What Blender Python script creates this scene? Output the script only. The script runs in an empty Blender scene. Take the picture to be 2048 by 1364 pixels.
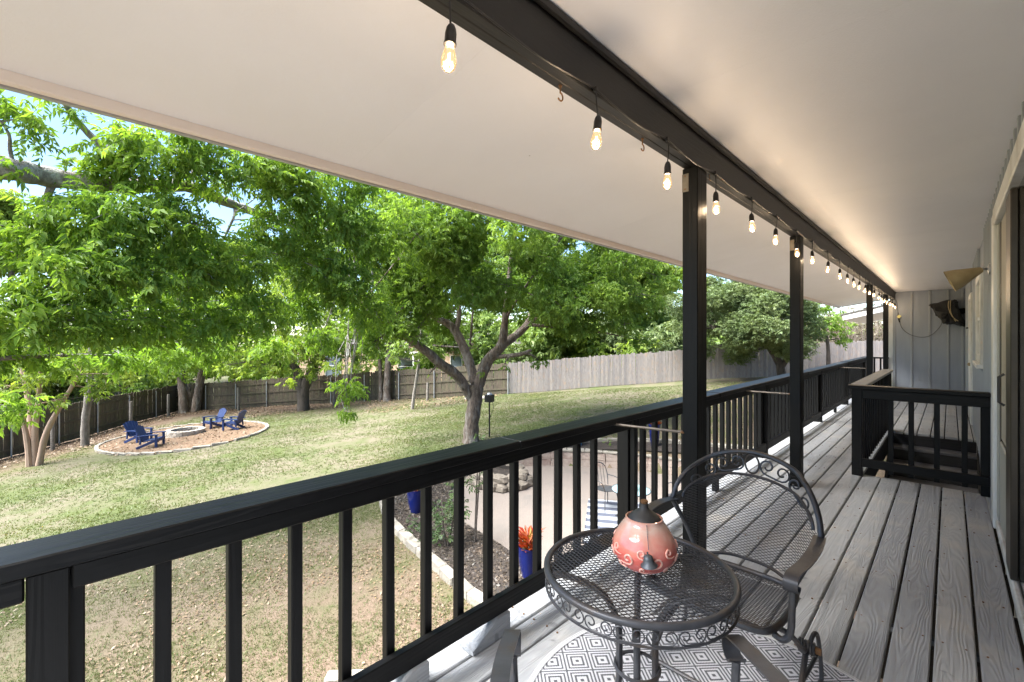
import bpy, bmesh, math, random
import numpy as np
from mathutils import Vector, Matrix
R = math.radians
random.seed(7); rng = np.random.default_rng(7)
SC = bpy.context.scene
COL = SC.collection

# ------------------------------------------------------------------ camera, sky, sun, exposure
cam = bpy.data.cameras.new('camera'); camo = bpy.data.objects.new('camera', cam); COL.objects.link(camo)
camo.location = (0, 0, 1.45); camo.rotation_euler = (R(90), 0, R(44.226))
cam.sensor_width = 36; cam.lens = 36 * 900 / 2048; cam.shift_y = -7 / 2048
cam.clip_start = 0.05; cam.clip_end = 2000
SC.camera = camo
W = bpy.data.worlds.new('World'); SC.world = W; W.use_nodes = True
SUN_DIR = Vector((-0.26, -0.50, 0.83)).normalized()
nt = W.node_tree; sky = nt.nodes.new('ShaderNodeTexSky'); sky.sky_type = 'NISHITA'; sky.sun_disc = False
sky.sun_elevation = math.asin(SUN_DIR.z); sky.sun_rotation = math.atan2(SUN_DIR.x, SUN_DIR.y)
sky.dust_density = 0.3; sky.ozone_density = 4.0
bg = nt.nodes['Background']; bg.inputs['Strength'].default_value = 0.05
nt.links.new(sky.outputs['Color'], bg.inputs['Color'])
sl = bpy.data.lights.new('sun', 'SUN'); sl.energy = 3.7; sl.angle = R(54); sl.color = (1.0, 0.985, 0.96)
so = bpy.data.objects.new('sun', sl); COL.objects.link(so)
so.rotation_euler = SUN_DIR.to_track_quat('Z', 'Y').to_euler(); so.location = (0, 0, 30)
SC.view_settings.view_transform = 'Standard'; SC.view_settings.look = 'None'
SC.view_settings.exposure = 3.0; SC.view_settings.gamma = 1.0; SC.view_settings.use_curve_mapping = False
SC.render.engine = 'CYCLES'
cy = SC.cycles
cy.use_denoising = True; cy.denoiser = 'OPENIMAGEDENOISE'; cy.denoising_input_passes = 'RGB_ALBEDO_NORMAL'
cy.max_bounces = 8; cy.diffuse_bounces = 5; cy.glossy_bounces = 3; cy.transmission_bounces = 4; cy.transparent_max_bounces = 8
cy.sample_clamp_indirect = 6.0; cy.caustics_reflective = False; cy.caustics_refractive = False

# ------------------------------------------------------------------ materials
MATS = {}
def nodes(name):
    m = bpy.data.materials.new(name); m.use_nodes = True; MATS[name] = m
    t = m.node_tree; b = t.nodes['Principled BSDF']
    return m, t, b
class NG:
    """tiny node-graph helper"""
    def __init__(s, t): s.t = t
    def n(s, kind, **kw):
        o = s.t.nodes.new('ShaderNode' + kind)
        for k, v in kw.items():
            if k.startswith('i_'):
                key = k[2:]; key = int(key) if key.isdigit() else key.replace('_', ' ')
                if hasattr(v, 'is_output') : s.t.links.new(v, o.inputs[key])
                else: o.inputs[key].default_value = v
            else: setattr(o, k, v)
        return o
    def l(s, a, b): s.t.links.new(a, b)
    def ramp(s, fac, stops, interp='LINEAR'):
        r = s.n('ValToRGB'); r.color_ramp.interpolation = interp
        e = r.color_ramp.elements
        while len(e) < len(stops): e.new(0.5)
        for i, (p, c) in enumerate(stops):
            e[i].position = p; e[i].color = (c[0], c[1], c[2], 1) if len(c) == 3 else c
        s.l(fac, r.inputs['Fac']); return r.outputs['Color']
    def noise(s, vec, scale, detail=4, rough=0.55, dist=0.0):
        o = s.n('TexNoise', i_Scale=scale, i_Detail=detail, i_Roughness=rough, i_Distortion=dist)
        if vec is not None: s.l(vec, o.inputs['Vector'])
        return o.outputs['Fac']
    def math(s, op, a, b=0.0, c=None):
        o = s.n('Math', operation=op)
        for i, v in enumerate((a, b, c)):
            if v is None: continue
            if hasattr(v, 'is_output'): s.l(v, o.inputs[i])
            else: o.inputs[i].default_value = v
        return o.outputs[0]
    def mix(s, fac, a, b, blend='MIX'):
        o = s.n('Mix', data_type='RGBA', blend_type=blend)
        for v, key in ((fac, 0), (a, 6), (b, 7)):
            if hasattr(v, 'is_output'): s.l(v, o.inputs[key])
            else: o.inputs[key].default_value = v if key == 0 else (v[0], v[1], v[2], 1)
        return o.outputs[2]
    def bump(s, h, strength, dist, b, normal=None):
        o = s.n('Bump', i_Strength=strength, i_Distance=dist); s.l(h, o.inputs['Height'])
        if normal is not None: s.l(normal, o.inputs['Normal'])
        s.l(o.outputs[0], b.inputs['Normal']); return o.outputs[0]
    def coord(s, which='Object', scale=(1, 1, 1), rnd=True):
        tc = s.n('TexCoord'); v = tc.outputs[which]
        mp = s.n('Mapping'); mp.inputs['Scale'].default_value = scale; s.l(v, mp.inputs['Vector'])
        if rnd:
            oi = s.n('ObjectInfo'); mul = s.n('VectorMath', operation='SCALE')
            cb = s.n('CombineXYZ'); 
            for i in range(3): s.l(oi.outputs['Random'], cb.inputs[i])
            s.l(cb.outputs[0], mul.inputs[0]); mul.inputs['Scale'].default_value = 61.7
            s.l(mul.outputs[0], mp.inputs['Location'])
        return mp.outputs[0]

def pmat(name, c1, c2, scale=4.0, rough=0.7, bump=0.0, bscale=40.0, stretch=(1, 1, 1), metal=0.0, spec=0.5, rnd=True, bdist=0.01, dirt=None):
    m, t, b = nodes(name); g = NG(t)
    v = g.coord('Object', stretch, rnd)
    f = g.noise(v, scale, 6, 0.6)
    c = g.ramp(f, [(0.3, c1), (0.7, c2)])
    if dirt:
        f2 = g.noise(v, scale * 0.37, 5, 0.65)
        c = g.mix(g.ramp(f2, [(0.5, (0, 0, 0)), (0.68, (1, 1, 1))]), c, dirt)
    g.l(c, b.inputs['Base Color'])
    b.inputs['Roughness'].default_value = rough; b.inputs['Metallic'].default_value = metal
    b.inputs['Specular IOR Level'].default_value = spec
    if bump:
        g.bump(g.noise(v, bscale, 5, 0.6), bump, bdist, b)
    return m

def wood_mat(name, dark, light, worn, axis=1, rough=0.62, ring=1.0, bump=0.35, wornamt=0.62, fine=1.0, spec=0.35):
    """weathered board: long rings stretched along the board plus worn patches"""
    m, t, b = nodes(name); g = NG(t)
    st = [7.0, 7.0, 7.0]; st[axis] = 0.55
    v = g.coord('Object', tuple(st), True)
    wob = g.noise(v, 1.15, 2, 0.45, 0.5)
    bands = g.math('FRACT', g.math('MULTIPLY', wob, 11.0 * ring))
    saw = g.math('PINGPONG', bands, 0.5)
    ringf = g.math('MULTIPLY', saw, 2.0)
    st2 = [130.0, 130.0, 130.0]; st2[axis] = 2.5
    v2 = g.coord('Object', tuple(st2), True)
    fib = g.noise(v2, 1.0, 3, 0.6)
    v3 = g.coord('Object', (1, 1, 1), True)
    blot = g.noise(v3, 3.1, 5, 0.6)
    c = g.mix(ringf, dark, light)
    c = g.mix(g.math('MULTIPLY', fib, 0.45 * fine), c, [x * 0.62 for x in dark])
    c = g.mix(g.ramp(blot, [(wornamt - 0.12, (0, 0, 0)), (wornamt + 0.1, (1, 1, 1))]), c, worn)
    spots = g.noise(v3, 13, 3, 0.5)
    c = g.mix(g.ramp(spots, [(0.66, (0, 0, 0)), (0.74, (0.7, 0.7, 0.7))]), c, [x * 0.5 for x in dark])
    oi = g.n('ObjectInfo')
    tint = g.ramp(oi.outputs['Random'], [(0, (0.78, 0.79, 0.82)), (0.5, (0.95, 0.95, 0.96)), (1, (1.12, 1.10, 1.07))])
    c = g.mix(1.0, c, tint, 'MULTIPLY')
    g.l(c, b.inputs['Base Color'])
    b.inputs['Roughness'].default_value = rough; b.inputs['Specular IOR Level'].default_value = spec if dark[0] > .02 else .22
    h = g.math('ADD', g.math('MULTIPLY', ringf, 0.6), g.math('MULTIPLY', fib, 0.5))
    g.bump(h, bump, 0.004, b)
    return m

def ceiling_paint():
    m, t, b = nodes('white_paint'); g = NG(t)
    v = g.coord('Object', (1, 1, 1), True); vs = g.coord('Object', (1, 0.22, 1), True)
    c = g.ramp(g.noise(v, 1.3, 5, 0.6), [(0.3, (0.765, 0.77, 0.81)), (0.7, (0.81, 0.815, 0.855))])
    vo = g.n('TexVoronoi', i_Scale=3.2, i_Randomness=1.0); g.l(v, vo.inputs['Vector'])
    spot = g.ramp(vo.outputs['Distance'], [(0.012, (0.8, 0.8, 0.8)), (0.02, (0, 0, 0))])
    c = g.mix(spot, c, (0.38, 0.35, 0.33))
    scuff = g.noise(g.coord('Object', (1, 0.15, 1), True), 7, 6, 0.75, 0.6)
    c = g.mix(g.ramp(scuff, [(0.70, (0, 0, 0)), (0.76, (0.35, 0.35, 0.35))]), c, (0.62, 0.58, 0.56))
    g.l(c, b.inputs['Base Color']); b.inputs['Roughness'].default_value = 0.42
    h = g.math('ADD', g.noise(vs, 26, 5, 0.65), g.math('MULTIPLY', g.noise(v, 120, 2, 0.5), 0.5))
    g.bump(h, 0.4, 0.004, b)
wood_mat('deck_wood', (0.375, 0.382, 0.385), (0.445, 0.452, 0.453), (0.47, 0.445, 0.40), 1, ring=2.6, bump=0.8, wornamt=0.64)
wood_mat('step_wood', (0.012, 0.012, 0.013), (0.022, 0.022, 0.024), (0.028, 0.026, 0.025), 0, bump=0.3)
wood_mat('tread_wood', (0.085, 0.085, 0.09), (0.125, 0.125, 0.13), (0.14, 0.13, 0.12), 0, bump=0.3)
wood_mat('black_wood_y', (0.0028, 0.0027, 0.0025), (0.0050, 0.0048, 0.0045), (0.0065, 0.006, 0.0055), 1, rough=0.5, bump=0.3, wornamt=0.75)
wood_mat('black_wood_x', (0.0028, 0.0027, 0.0025), (0.0050, 0.0048, 0.0045), (0.0065, 0.006, 0.0055), 0, rough=0.5, bump=0.3, wornamt=0.75)
wood_mat('black_wood_z', (0.0028, 0.0027, 0.0025), (0.0048, 0.0046, 0.0042), (0.0065, 0.006, 0.0055), 2, rough=0.5, bump=0.3, wornamt=0.75)
wood_mat('rail_cap', (0.0045, 0.0045, 0.0045), (0.008, 0.008, 0.008), (0.012, 0.012, 0.0125), 1, rough=0.42, bump=0.35, wornamt=0.62)
wood_mat('dark_picket', (0.075, 0.058, 0.042), (0.15, 0.115, 0.083), (0.10, 0.092, 0.055), 2, rough=0.85, bump=0.3, wornamt=0.55)
wood_mat('grey_picket', (0.22, 0.195, 0.18), (0.32, 0.29, 0.27), (0.29, 0.22, 0.17), 2, rough=0.85, bump=0.2, wornamt=0.64)
ceiling_paint()
pmat('trim_white', (0.66, 0.66, 0.63), (0.76, 0.75, 0.72), 6, 0.45, 0.05, 30, (1, 1, 0.3), dirt=(0.5, 0.47, 0.42))
pmat('fascia_paint', (0.74, 0.66, 0.60), (0.80, 0.72, 0.67), 5, 0.5, 0.06, 30, (1, 0.2, 1))
pmat('siding', (0.285, 0.315, 0.365), (0.335, 0.365, 0.415), 7, 0.55, 0.22, 60, (1, 1, 0.12), bdist=0.004)
pmat('batten_paint', (0.32, 0.345, 0.375), (0.375, 0.40, 0.43), 9, 0.5, 0.2, 60, (1, 1, 0.12), bdist=0.004)
pmat('beam_paint', (0.0055, 0.0053, 0.0052), (0.0085, 0.0083, 0.008), 3, 0.5, 0.3, 30, (3, 0.25, 3), bdist=0.006, dirt=(0.013, 0.0115, 0.0105))
pmat('iron', (0.034, 0.035, 0.039), (0.066, 0.066, 0.072), 14, 0.42, 0.15, 120, metal=0.25, bdist=0.002, dirt=(0.075, 0.052, 0.034))
pmat('brass', (0.36, 0.265, 0.13), (0.46, 0.36, 0.20), 9, 0.5, 0.05, 40, metal=0.25, dirt=(0.24, 0.19, 0.12))
pmat('steel', (0.36, 0.37, 0.39), (0.46, 0.47, 0.48), 8, 0.4, 0.05, 40, metal=0.6)
pmat('rust', (0.16, 0.075, 0.03), (0.26, 0.14, 0.06), 30, 0.6, 0.2, 90, metal=0.4)
pmat('black_plastic', (0.012, 0.011, 0.011), (0.020, 0.018, 0.017), 20, 0.4)
pmat('black_fabric', (0.018, 0.018, 0.018), (0.036, 0.034, 0.033), 12, 0.7, 0.5, 14, bdist=0.02)
pmat('cord_tan', (0.42, 0.33, 0.18), (0.5, 0.4, 0.24), 40, 0.7)
pmat('cord_grey', (0.13, 0.135, 0.13), (0.17, 0.17, 0.165), 40, 0.6)
pmat('tag_yellow', (0.72, 0.66, 0.22), (0.78, 0.7, 0.28), 20, 0.6)
pmat('screen', (0.33, 0.30, 0.245), (0.38, 0.345, 0.285), 300, 0.6)
pmat('bronze_frame', (0.045, 0.036, 0.026), (0.06, 0.048, 0.035), 10, 0.4, metal=0.4)
pmat('door_panel', (0.33, 0.32, 0.28), (0.37, 0.36, 0.32), 8, 0.5)
pmat('limestone', (0.15, 0.132, 0.105), (0.225, 0.203, 0.168), 5, 0.85, 0.7, 14, bdist=0.03, dirt=(0.28, 0.25, 0.20))
pmat('pit_stone', (0.29, 0.25, 0.20), (0.42, 0.37, 0.31), 6, 0.9, 0.6, 12, bdist=0.03)
pmat('wall_stone', (0.24, 0.185, 0.15), (0.33, 0.27, 0.225), 6, 0.9, 0.8, 16, bdist=0.03, dirt=(0.19, 0.12, 0.095))
pmat('rock', (0.11, 0.09, 0.067), (0.20, 0.17, 0.135), 4, 0.9, 0.8, 9, bdist=0.05)
pmat('blue_plastic', (0.009, 0.022, 0.085), (0.014, 0.032, 0.115), 5, 0.5, spec=0.4)
pmat('blue_glaze', (0.003, 0.006, 0.055), (0.006, 0.013, 0.10), 6, 0.18, 0.25, 25, (1, 1, 0.15), bdist=0.006)
pmat('light_blue', (0.05, 0.28, 0.55), (0.07, 0.33, 0.6), 6, 0.4)
pmat('terracotta', (0.40, 0.15, 0.07), (0.48, 0.2, 0.1), 8, 0.8)
pmat('ash', (0.04, 0.035, 0.03), (0.12, 0.10, 0.085), 9, 0.95, 0.6, 20)
pmat('glass_table', (0.18, 0.28, 0.30), (0.22, 0.32, 0.34), 3, 0.1)
pmat('bark_pale', (0.045, 0.032, 0.025), (0.19, 0.142, 0.108), 15, 0.9, 1.0, 22, (1, 1, 0.35), rnd=False, bdist=0.05, dirt=(0.26, 0.235, 0.205))
pmat('bark_dark', (0.035, 0.028, 0.022), (0.085, 0.068, 0.055), 8, 0.95, 1.0, 24, (1, 1, 0.3), rnd=False, bdist=0.05)
pmat('bark_grey', (0.13, 0.11, 0.09), (0.25, 0.225, 0.195), 9, 0.9, 0.8, 30, (1, 1, 0.4), rnd=False, bdist=0.04, dirt=(0.12, 0.1, 0.08))
pmat('bark_lichen', (0.13, 0.11, 0.10), (0.27, 0.245, 0.23), 10, 0.9, 0.9, 30, rnd=False, bdist=0.04, dirt=(0.50, 0.51, 0.48))
pmat('bark_myrtle', (0.25, 0.165, 0.115), (0.36, 0.25, 0.18), 5, 0.75, 0.3, 20, (1, 1, 0.3), rnd=False)
pmat('roof_shingle', (0.05, 0.045, 0.042), (0.085, 0.078, 0.072), 12, 0.9, 0.3, 40)
pmat('window_glass', (0.10, 0.125, 0.15), (0.16, 0.19, 0.22), 2, 0.08)
pmat('blind', (0.55, 0.55, 0.52), (0.62, 0.62, 0.6), 3, 0.6)
pmat('clay_glaze_dark', (0.028, 0.026, 0.024), (0.045, 0.042, 0.038), 30, 0.55, 0.2, 60, bdist=0.002)
pmat('glaze_relief', (0.80, 0.38, 0.29), (0.84, 0.50, 0.40), 30, 0.2)
pmat('bell_metal', (0.09, 0.095, 0.10), (0.13, 0.135, 0.14), 30, 0.45, metal=0.5)
pmat('rod_metal', (0.15, 0.12, 0.09), (0.22, 0.18, 0.14), 20, 0.5, metal=0.3)
pmat('thicket_twig', (0.13, 0.10, 0.075), (0.24, 0.20, 0.16), 9, 0.95, rnd=False)

def leaf_mat(name, c1, c2, c3, trans=0.45, tcol=None, nscale=0.8, rough=0.5):
    m, t, b = nodes(name); g = NG(t)
    geo = g.n('NewGeometry'); isl = geo.outputs['Random Per Island']
    c = g.ramp(isl, [(0.0, c1), (0.5, c2), (1.0, c3)])
    tc = g.n('TexCoord')
    f = g.noise(tc.outputs['Object'], nscale, 3, 0.5)
    c = g.mix(1.0, c, g.ramp(f, [(0.3, (0.78, 0.85, 0.80)), (0.7, (1.2, 1.12, 1.0))]), 'MULTIPLY')
    g.l(c, b.inputs['Base Color']); b.inputs['Roughness'].default_value = rough
    b.inputs['Specular IOR Level'].default_value = 0.35
    tr = g.n('BsdfTranslucent'); 
    g.l(g.mix(1.0, c, tcol or (1.25, 1.25, 0.55), 'MULTIPLY'), tr.inputs['Color'])
    mx = g.n('MixShader', i_Fac=trans); g.l(b.outputs[0], mx.inputs[1]); g.l(tr.outputs[0], mx.inputs[2])
    out = t.nodes['Material Output']; g.l(mx.outputs[0], out.inputs['Surface'])
    return m
leaf_mat('leaf_pecan', (0.105, 0.20, 0.032), (0.165, 0.275, 0.048), (0.245, 0.36, 0.08), trans=.54)
leaf_mat('leaf_main', (0.105, 0.19, 0.033), (0.16, 0.26, 0.05), (0.235, 0.34, 0.078), trans=.52)
leaf_mat('leaf_yellow', (0.13, 0.20, 0.036), (0.19, 0.27, 0.055), (0.27, 0.345, 0.08), trans=.5)
leaf_mat('leaf_oak', (0.075, 0.115, 0.042), (0.115, 0.16, 0.062), (0.17, 0.215, 0.095), trans=0.3)
leaf_mat('leaf_far', (0.11, 0.18, 0.045), (0.165, 0.245, 0.068), (0.235, 0.31, 0.10), trans=0.45)
leaf_mat('leaf_shrub', (0.03, 0.055, 0.022), (0.05, 0.085, 0.032), (0.09, 0.13, 0.05), trans=0.25)
leaf_mat('leaf_red', (0.24, 0.022, 0.012), (0.34, 0.07, 0.018), (0.16, 0.13, 0.022), trans=0.3, tcol=(1.2, 0.8, 0.5), nscale=6)
leaf_mat('leaf_wine', (0.20, 0.03, 0.035), (0.30, 0.10, 0.04), (0.16, 0.15, 0.03), trans=0.3, tcol=(1.2, 0.8, 0.5), nscale=6)
leaf_mat('thicket_leaf', (0.09, 0.085, 0.045), (0.15, 0.125, 0.085), (0.20, 0.17, 0.13), trans=0.2, tcol=(1, 1, .8))
leaf_mat('grass_blade', (0.066, 0.105, 0.021), (0.10, 0.127, 0.033), (0.158, 0.148, 0.077), trans=0.25, nscale=0.55)
leaf_mat('dead_leaf', (0.095, 0.058, 0.035), (0.165, 0.108, 0.066), (0.25, 0.19, 0.125), trans=0.1, tcol=(1, .8, .5), nscale=2)
leaf_mat('mulch_chip', (0.022, 0.018, 0.016), (0.05, 0.04, 0.034), (0.10, 0.075, 0.055), trans=0.0, nscale=2)

def lawn_mat():
    m, t, b = nodes('lawn'); g = NG(t)
    geo = g.n('NewGeometry'); v = geo.outputs['Position']
    big = g.noise(v, 0.32, 4, 0.55); mid = g.noise(v, 1.6, 5, 0.6); fine = g.noise(v, 38, 4, 0.7)
    green = g.ramp(fine, [(0.25, (0.050, 0.064, 0.023)), (0.75, (0.092, 0.107, 0.040))])
    straw = g.ramp(fine, [(0.25, (0.092, 0.079, 0.053)), (0.75, (0.160, 0.139, 0.099))])
    f = g.math('ADD', g.math('MULTIPLY', big, 0.55), g.math('MULTIPLY', mid, 0.5))
    c = g.mix(g.ramp(f, [(0.43, (0, 0, 0)), (0.62, (1, 1, 1))]), green, straw)
    # leaf litter strip that follows the back and side fences
    sp = g.n('SeparateXYZ'); g.l(v, sp.inputs[0])
    # distance to back fence line and side fence line (signed, metres inside the yard)
    n1 = g.math('ADD', g.math('MULTIPLY', sp.outputs[0], 0.5638), g.math('ADD', g.math('MULTIPLY', sp.outputs[1], -0.8259), 26.83))
    n2 = g.math('ADD', g.math('MULTIPLY', sp.outputs[0], 0.6288), g.math('ADD', g.math('MULTIPLY', sp.outputs[1], 0.7776), 19.39))
    dmin = g.math('MINIMUM', n1, n2)
    edge = g.math('ADD', dmin, g.math('MULTIPLY', g.math('SUBTRACT', mid, 0.5), -5.0))
    east = g.math('ADD', g.math('MULTIPLY', sp.outputs[0], -0.1), -2.0)   # fades out toward the grey fence
    lit = g.math('MULTIPLY', g.ramp(g.math('DIVIDE', edge, 6.0), [(0.35, (1, 1, 1)), (0.75, (0, 0, 0))]), g.math('MINIMUM', g.math('MAXIMUM', east, 0.0), 1.0))
    litter = g.ramp(fine, [(0.2, (0.06, 0.042, 0.03)), (0.8, (0.145, 0.10, 0.07))])
    lit = g.math('MULTIPLY', lit, g.math('GREATER_THAN', dmin, -0.4))
    c = g.mix(lit, c, litter)
    # bare trodden soil with leaf crumbs close to the deck
    soil = g.ramp(g.noise(v, 55, 5, 0.75), [(0.25, (0.075, 0.052, 0.036)), (0.55, (0.16, 0.115, 0.082)), (0.8, (0.27, 0.215, 0.165))])
    nearf = g.math('MULTIPLY', g.math('MINIMUM', g.math('MAXIMUM', g.math('DIVIDE', g.math('ADD', sp.outputs[0], 11.0), 5.5), 0.0), 1.0), g.ramp(g.math('ADD', g.math('MULTIPLY', mid, .7), g.math('MULTIPLY', big, .3)), [(0.34, (0.25, 0.25, 0.25)), (0.54, (1, 1, 1))]))
    c = g.mix(nearf, c, soil)
    g.l(c, b.inputs['Base Color']); b.inputs['Roughness'].default_value = 0.95; b.inputs['Specular IOR Level'].default_value = 0.1
    g.bump(fine, 0.8, 0.03, b)
lawn_mat()
def speckle(name, cols, scale, bump=0.6, big=None, bdist=0.02):
    m, t, b = nodes(name); g = NG(t)
    geo = g.n('NewGeometry'); v = geo.outputs['Position']
    f = g.noise(v, scale, 6, 0.75)
    c = g.ramp(f, [(0.25 + 0.5 * i / (len(cols) - 1), cc) for i, cc in enumerate(cols)])
    if big:
        f2 = g.noise(v, big[0], 5, 0.6)
        c = g.mix(g.ramp(f2, [(big[1], (0, 0, 0)), (big[1] + 0.15, (1, 1, 1))]), c, big[2])
    g.l(c, b.inputs['Base Color']); b.inputs['Roughness'].default_value = 0.95; b.inputs['Specular IOR Level'].default_value = 0.15
    g.bump(f, bump, bdist, b)
speckle('leaf_mulch', [(0.075, 0.048, 0.030), (0.145, 0.095, 0.060), (0.215, 0.15, 0.10)], 30)
speckle('black_mulch', [(0.012, 0.010, 0.009), (0.035, 0.029, 0.025), (0.10, 0.075, 0.055)], 26)
speckle('patio_gravel', [(0.13, 0.107, 0.089), (0.185, 0.155, 0.133), (0.23, 0.20, 0.175)], 60, 0.35, (0.9, 0.52, (0.155, 0.137, 0.12)))
def brick_mat():
    m, t, b = nodes('neighbour_brick'); g = NG(t)
    v = g.coord('Object', (1, 1, 1), False)
    mp = g.n('Mapping'); g.l(v, mp.inputs['Vector']); mp.inputs['Rotation'].default_value = (R(90), 0, 0)
    br = g.n('TexBrick'); g.l(mp.outputs[0], br.inputs['Vector']); br.inputs['Scale'].default_value = 4.5
    br.inputs['Color1'].default_value = (0.40, 0.235, 0.125, 1); br.inputs['Color2'].default_value = (0.52, 0.36, 0.24, 1); br.inputs['Mortar'].default_value = (0.5, 0.46, 0.4, 1)
    g.l(br.outputs['Color'], b.inputs['Base Color']); b.inputs['Roughness'].default_value = 0.9
brick_mat()
def rug_mat(name, ang, pitch):
    m, t, b = nodes(name); g = NG(t)
    tc = g.n('TexCoord'); mp = g.n('Mapping', vector_type='POINT'); g.l(tc.outputs['Object'], mp.inputs['Vector'])
    mp.inputs['Rotation'].default_value = (0, 0, -ang); mp.inputs['Scale'].default_value = (1, 1, 1)
    sp = g.n('SeparateXYZ'); g.l(mp.outputs[0], sp.inputs[0])
    # stair-stepped (woven) coordinates: weave yarns run diagonally to the lattice
    wx = g.math('MULTIPLY', g.math('SINE', g.math('MULTIPLY', g.math('ADD', sp.outputs[0], sp.outputs[1]), 900.0)), 0.0016)
    def cell(o, w):
        a = g.math('ADD', g.math('DIVIDE', g.math('ADD', o, w), pitch), 0.5)
        fr = g.math('FRACT', a)
        return g.math('MULTIPLY', g.math('ABSOLUTE', g.math('SUBTRACT', fr, 0.5)), 2.0)
    tt = g.math('MAXIMUM', cell(sp.outputs[0], wx), cell(sp.outputs[1], g.math('MULTIPLY', wx, -1.0)))
    wht = (0.74, 0.73, 0.75); drk = (0.055, 0.055, 0.062)
    c = g.ramp(tt, [(0.0, drk), (0.13, wht), (0.36, drk), (0.52, wht), (0.67, drk), (0.80, wht), (0.93, drk)], 'CONSTANT')
    # plain white bound edge with two fine lines
    sp2 = g.n('SeparateXYZ'); g.l(tc.outputs['Object'], sp2.inputs[0])
    rr = g.math('SQRT', g.math('ADD', g.math('MULTIPLY', sp2.outputs[0], sp2.outputs[0]), g.math('MULTIPLY', sp2.outputs[1], sp2.outputs[1])))
    e = g.ramp(rr, [(0.0, (0, 0, 0)), (0.738, (1, 1, 1))], 'CONSTANT')
    ec = g.ramp(rr, [(0.0, (0.3, 0.3, 0.3)), (0.742, (0.72, 0.71, 0.70)), (0.752, (0.33, 0.33, 0.33)), (0.755, (0.72, 0.71, 0.70))], 'CONSTANT')
    c = g.mix(e, c, ec)
    yarn = g.noise(tc.outputs['Object'], 260, 3, 0.6)
    c = g.mix(g.math('MULTIPLY', yarn, 0.35), c, (0.33, 0.33, 0.34))
    g.l(c, b.inputs['Base Color']); b.inputs['Roughness'].default_value = 0.85
    g.bump(g.math('ADD', yarn, g.math('MULTIPLY', g.math('SINE', g.math('MULTIPLY', g.math('SUBTRACT', sp.outputs[0], sp.outputs[1]), 900.0)), 0.4)), 0.5, 0.003, b)
rug_mat('diamond_weave', R(47), 0.113)
def stripe_mat():
    m, t, b = nodes('stripe_weave'); g = NG(t)
    tc = g.n('TexCoord'); sp = g.n('SeparateXYZ'); g.l(tc.outputs['Object'], sp.inputs[0])
    fr = g.math('FRACT', g.math('DIVIDE', sp.outputs[1], 0.36))
    c = g.ramp(fr, [(0.0, (0.30, 0.31, 0.325)), (0.5, (0.06, 0.067, 0.09))], 'CONSTANT')
    g.l(c, b.inputs['Base Color']); b.inputs['Roughness'].default_value = 0.9
stripe_mat()
def glaze_mat():
    m, t, b = nodes('coral_glaze'); g = NG(t)
    tc = g.n('TexCoord'); sp = g.n('SeparateXYZ'); g.l(tc.outputs['Object'], sp.inputs[0])
    n = g.noise(tc.outputs['Object'], 22, 4, 0.6)
    f = g.math('ADD', g.math('DIVIDE', sp.outputs[2], 0.17), g.math('MULTIPLY', g.math('SUBTRACT', n, 0.5), 0.5))
    c = g.ramp(f, [(0.0, (0.58, 0.06, 0.05)), (0.42, (0.70, 0.145, 0.11)), (0.68, (0.74, 0.32, 0.235)), (0.9, (0.72, 0.49, 0.385)), (1.0, (0.70, 0.33, 0.25))])
    g.l(c, b.inputs['Base Color']); b.inputs['Roughness'].default_value = 0.12; b.inputs['Coat Weight'].default_value = 0.6; b.inputs['Coat Roughness'].default_value = 0.08
    g.bump(n, 0.15, 0.004, b)
glaze_mat()
def bulb_mats():
    m, t, b = nodes('filament'); b.inputs['Base Color'].default_value = (1, .6, .25, 1)
    b.inputs['Emission Color'].default_value = (1, 0.55, 0.18, 1); b.inputs['Emission Strength'].default_value = 2.0
    m, t, b = nodes('bulb_glass'); g = NG(t)
    tr = g.n('BsdfTransparent'); tr.inputs['Color'].default_value = (1, 0.965, 0.90, 1)
    gl = g.n('BsdfGlossy'); gl.inputs['Roughness'].default_value = 0.05
    em = g.n('Emission'); em.inputs['Color'].default_value = (1, 0.60, 0.26, 1); em.inputs['Strength'].default_value = 0.30
    lw = g.n('LayerWeight'); lw.inputs['Blend'].default_value = 0.25
    mx = g.n('MixShader'); g.l(lw.outputs['Fresnel'], mx.inputs[0]); g.l(tr.outputs[0], mx.inputs[1]); g.l(gl.outputs[0], mx.inputs[2])
    mx2 = g.n('MixShader', i_Fac=0.16); g.l(mx.outputs[0], mx2.inputs[1]); g.l(em.outputs[0], mx2.inputs[2])
    g.l(mx2.outputs[0], t.nodes['Material Output'].inputs['Surface'])
bulb_mats()
def pane_mat():
    m, t, b = nodes('door_glass'); g = NG(t)
    b.inputs['Base Color'].default_value = (0.035, 0.035, 0.035, 1); b.inputs['Roughness'].default_value = 0.06
pane_mat()

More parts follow.
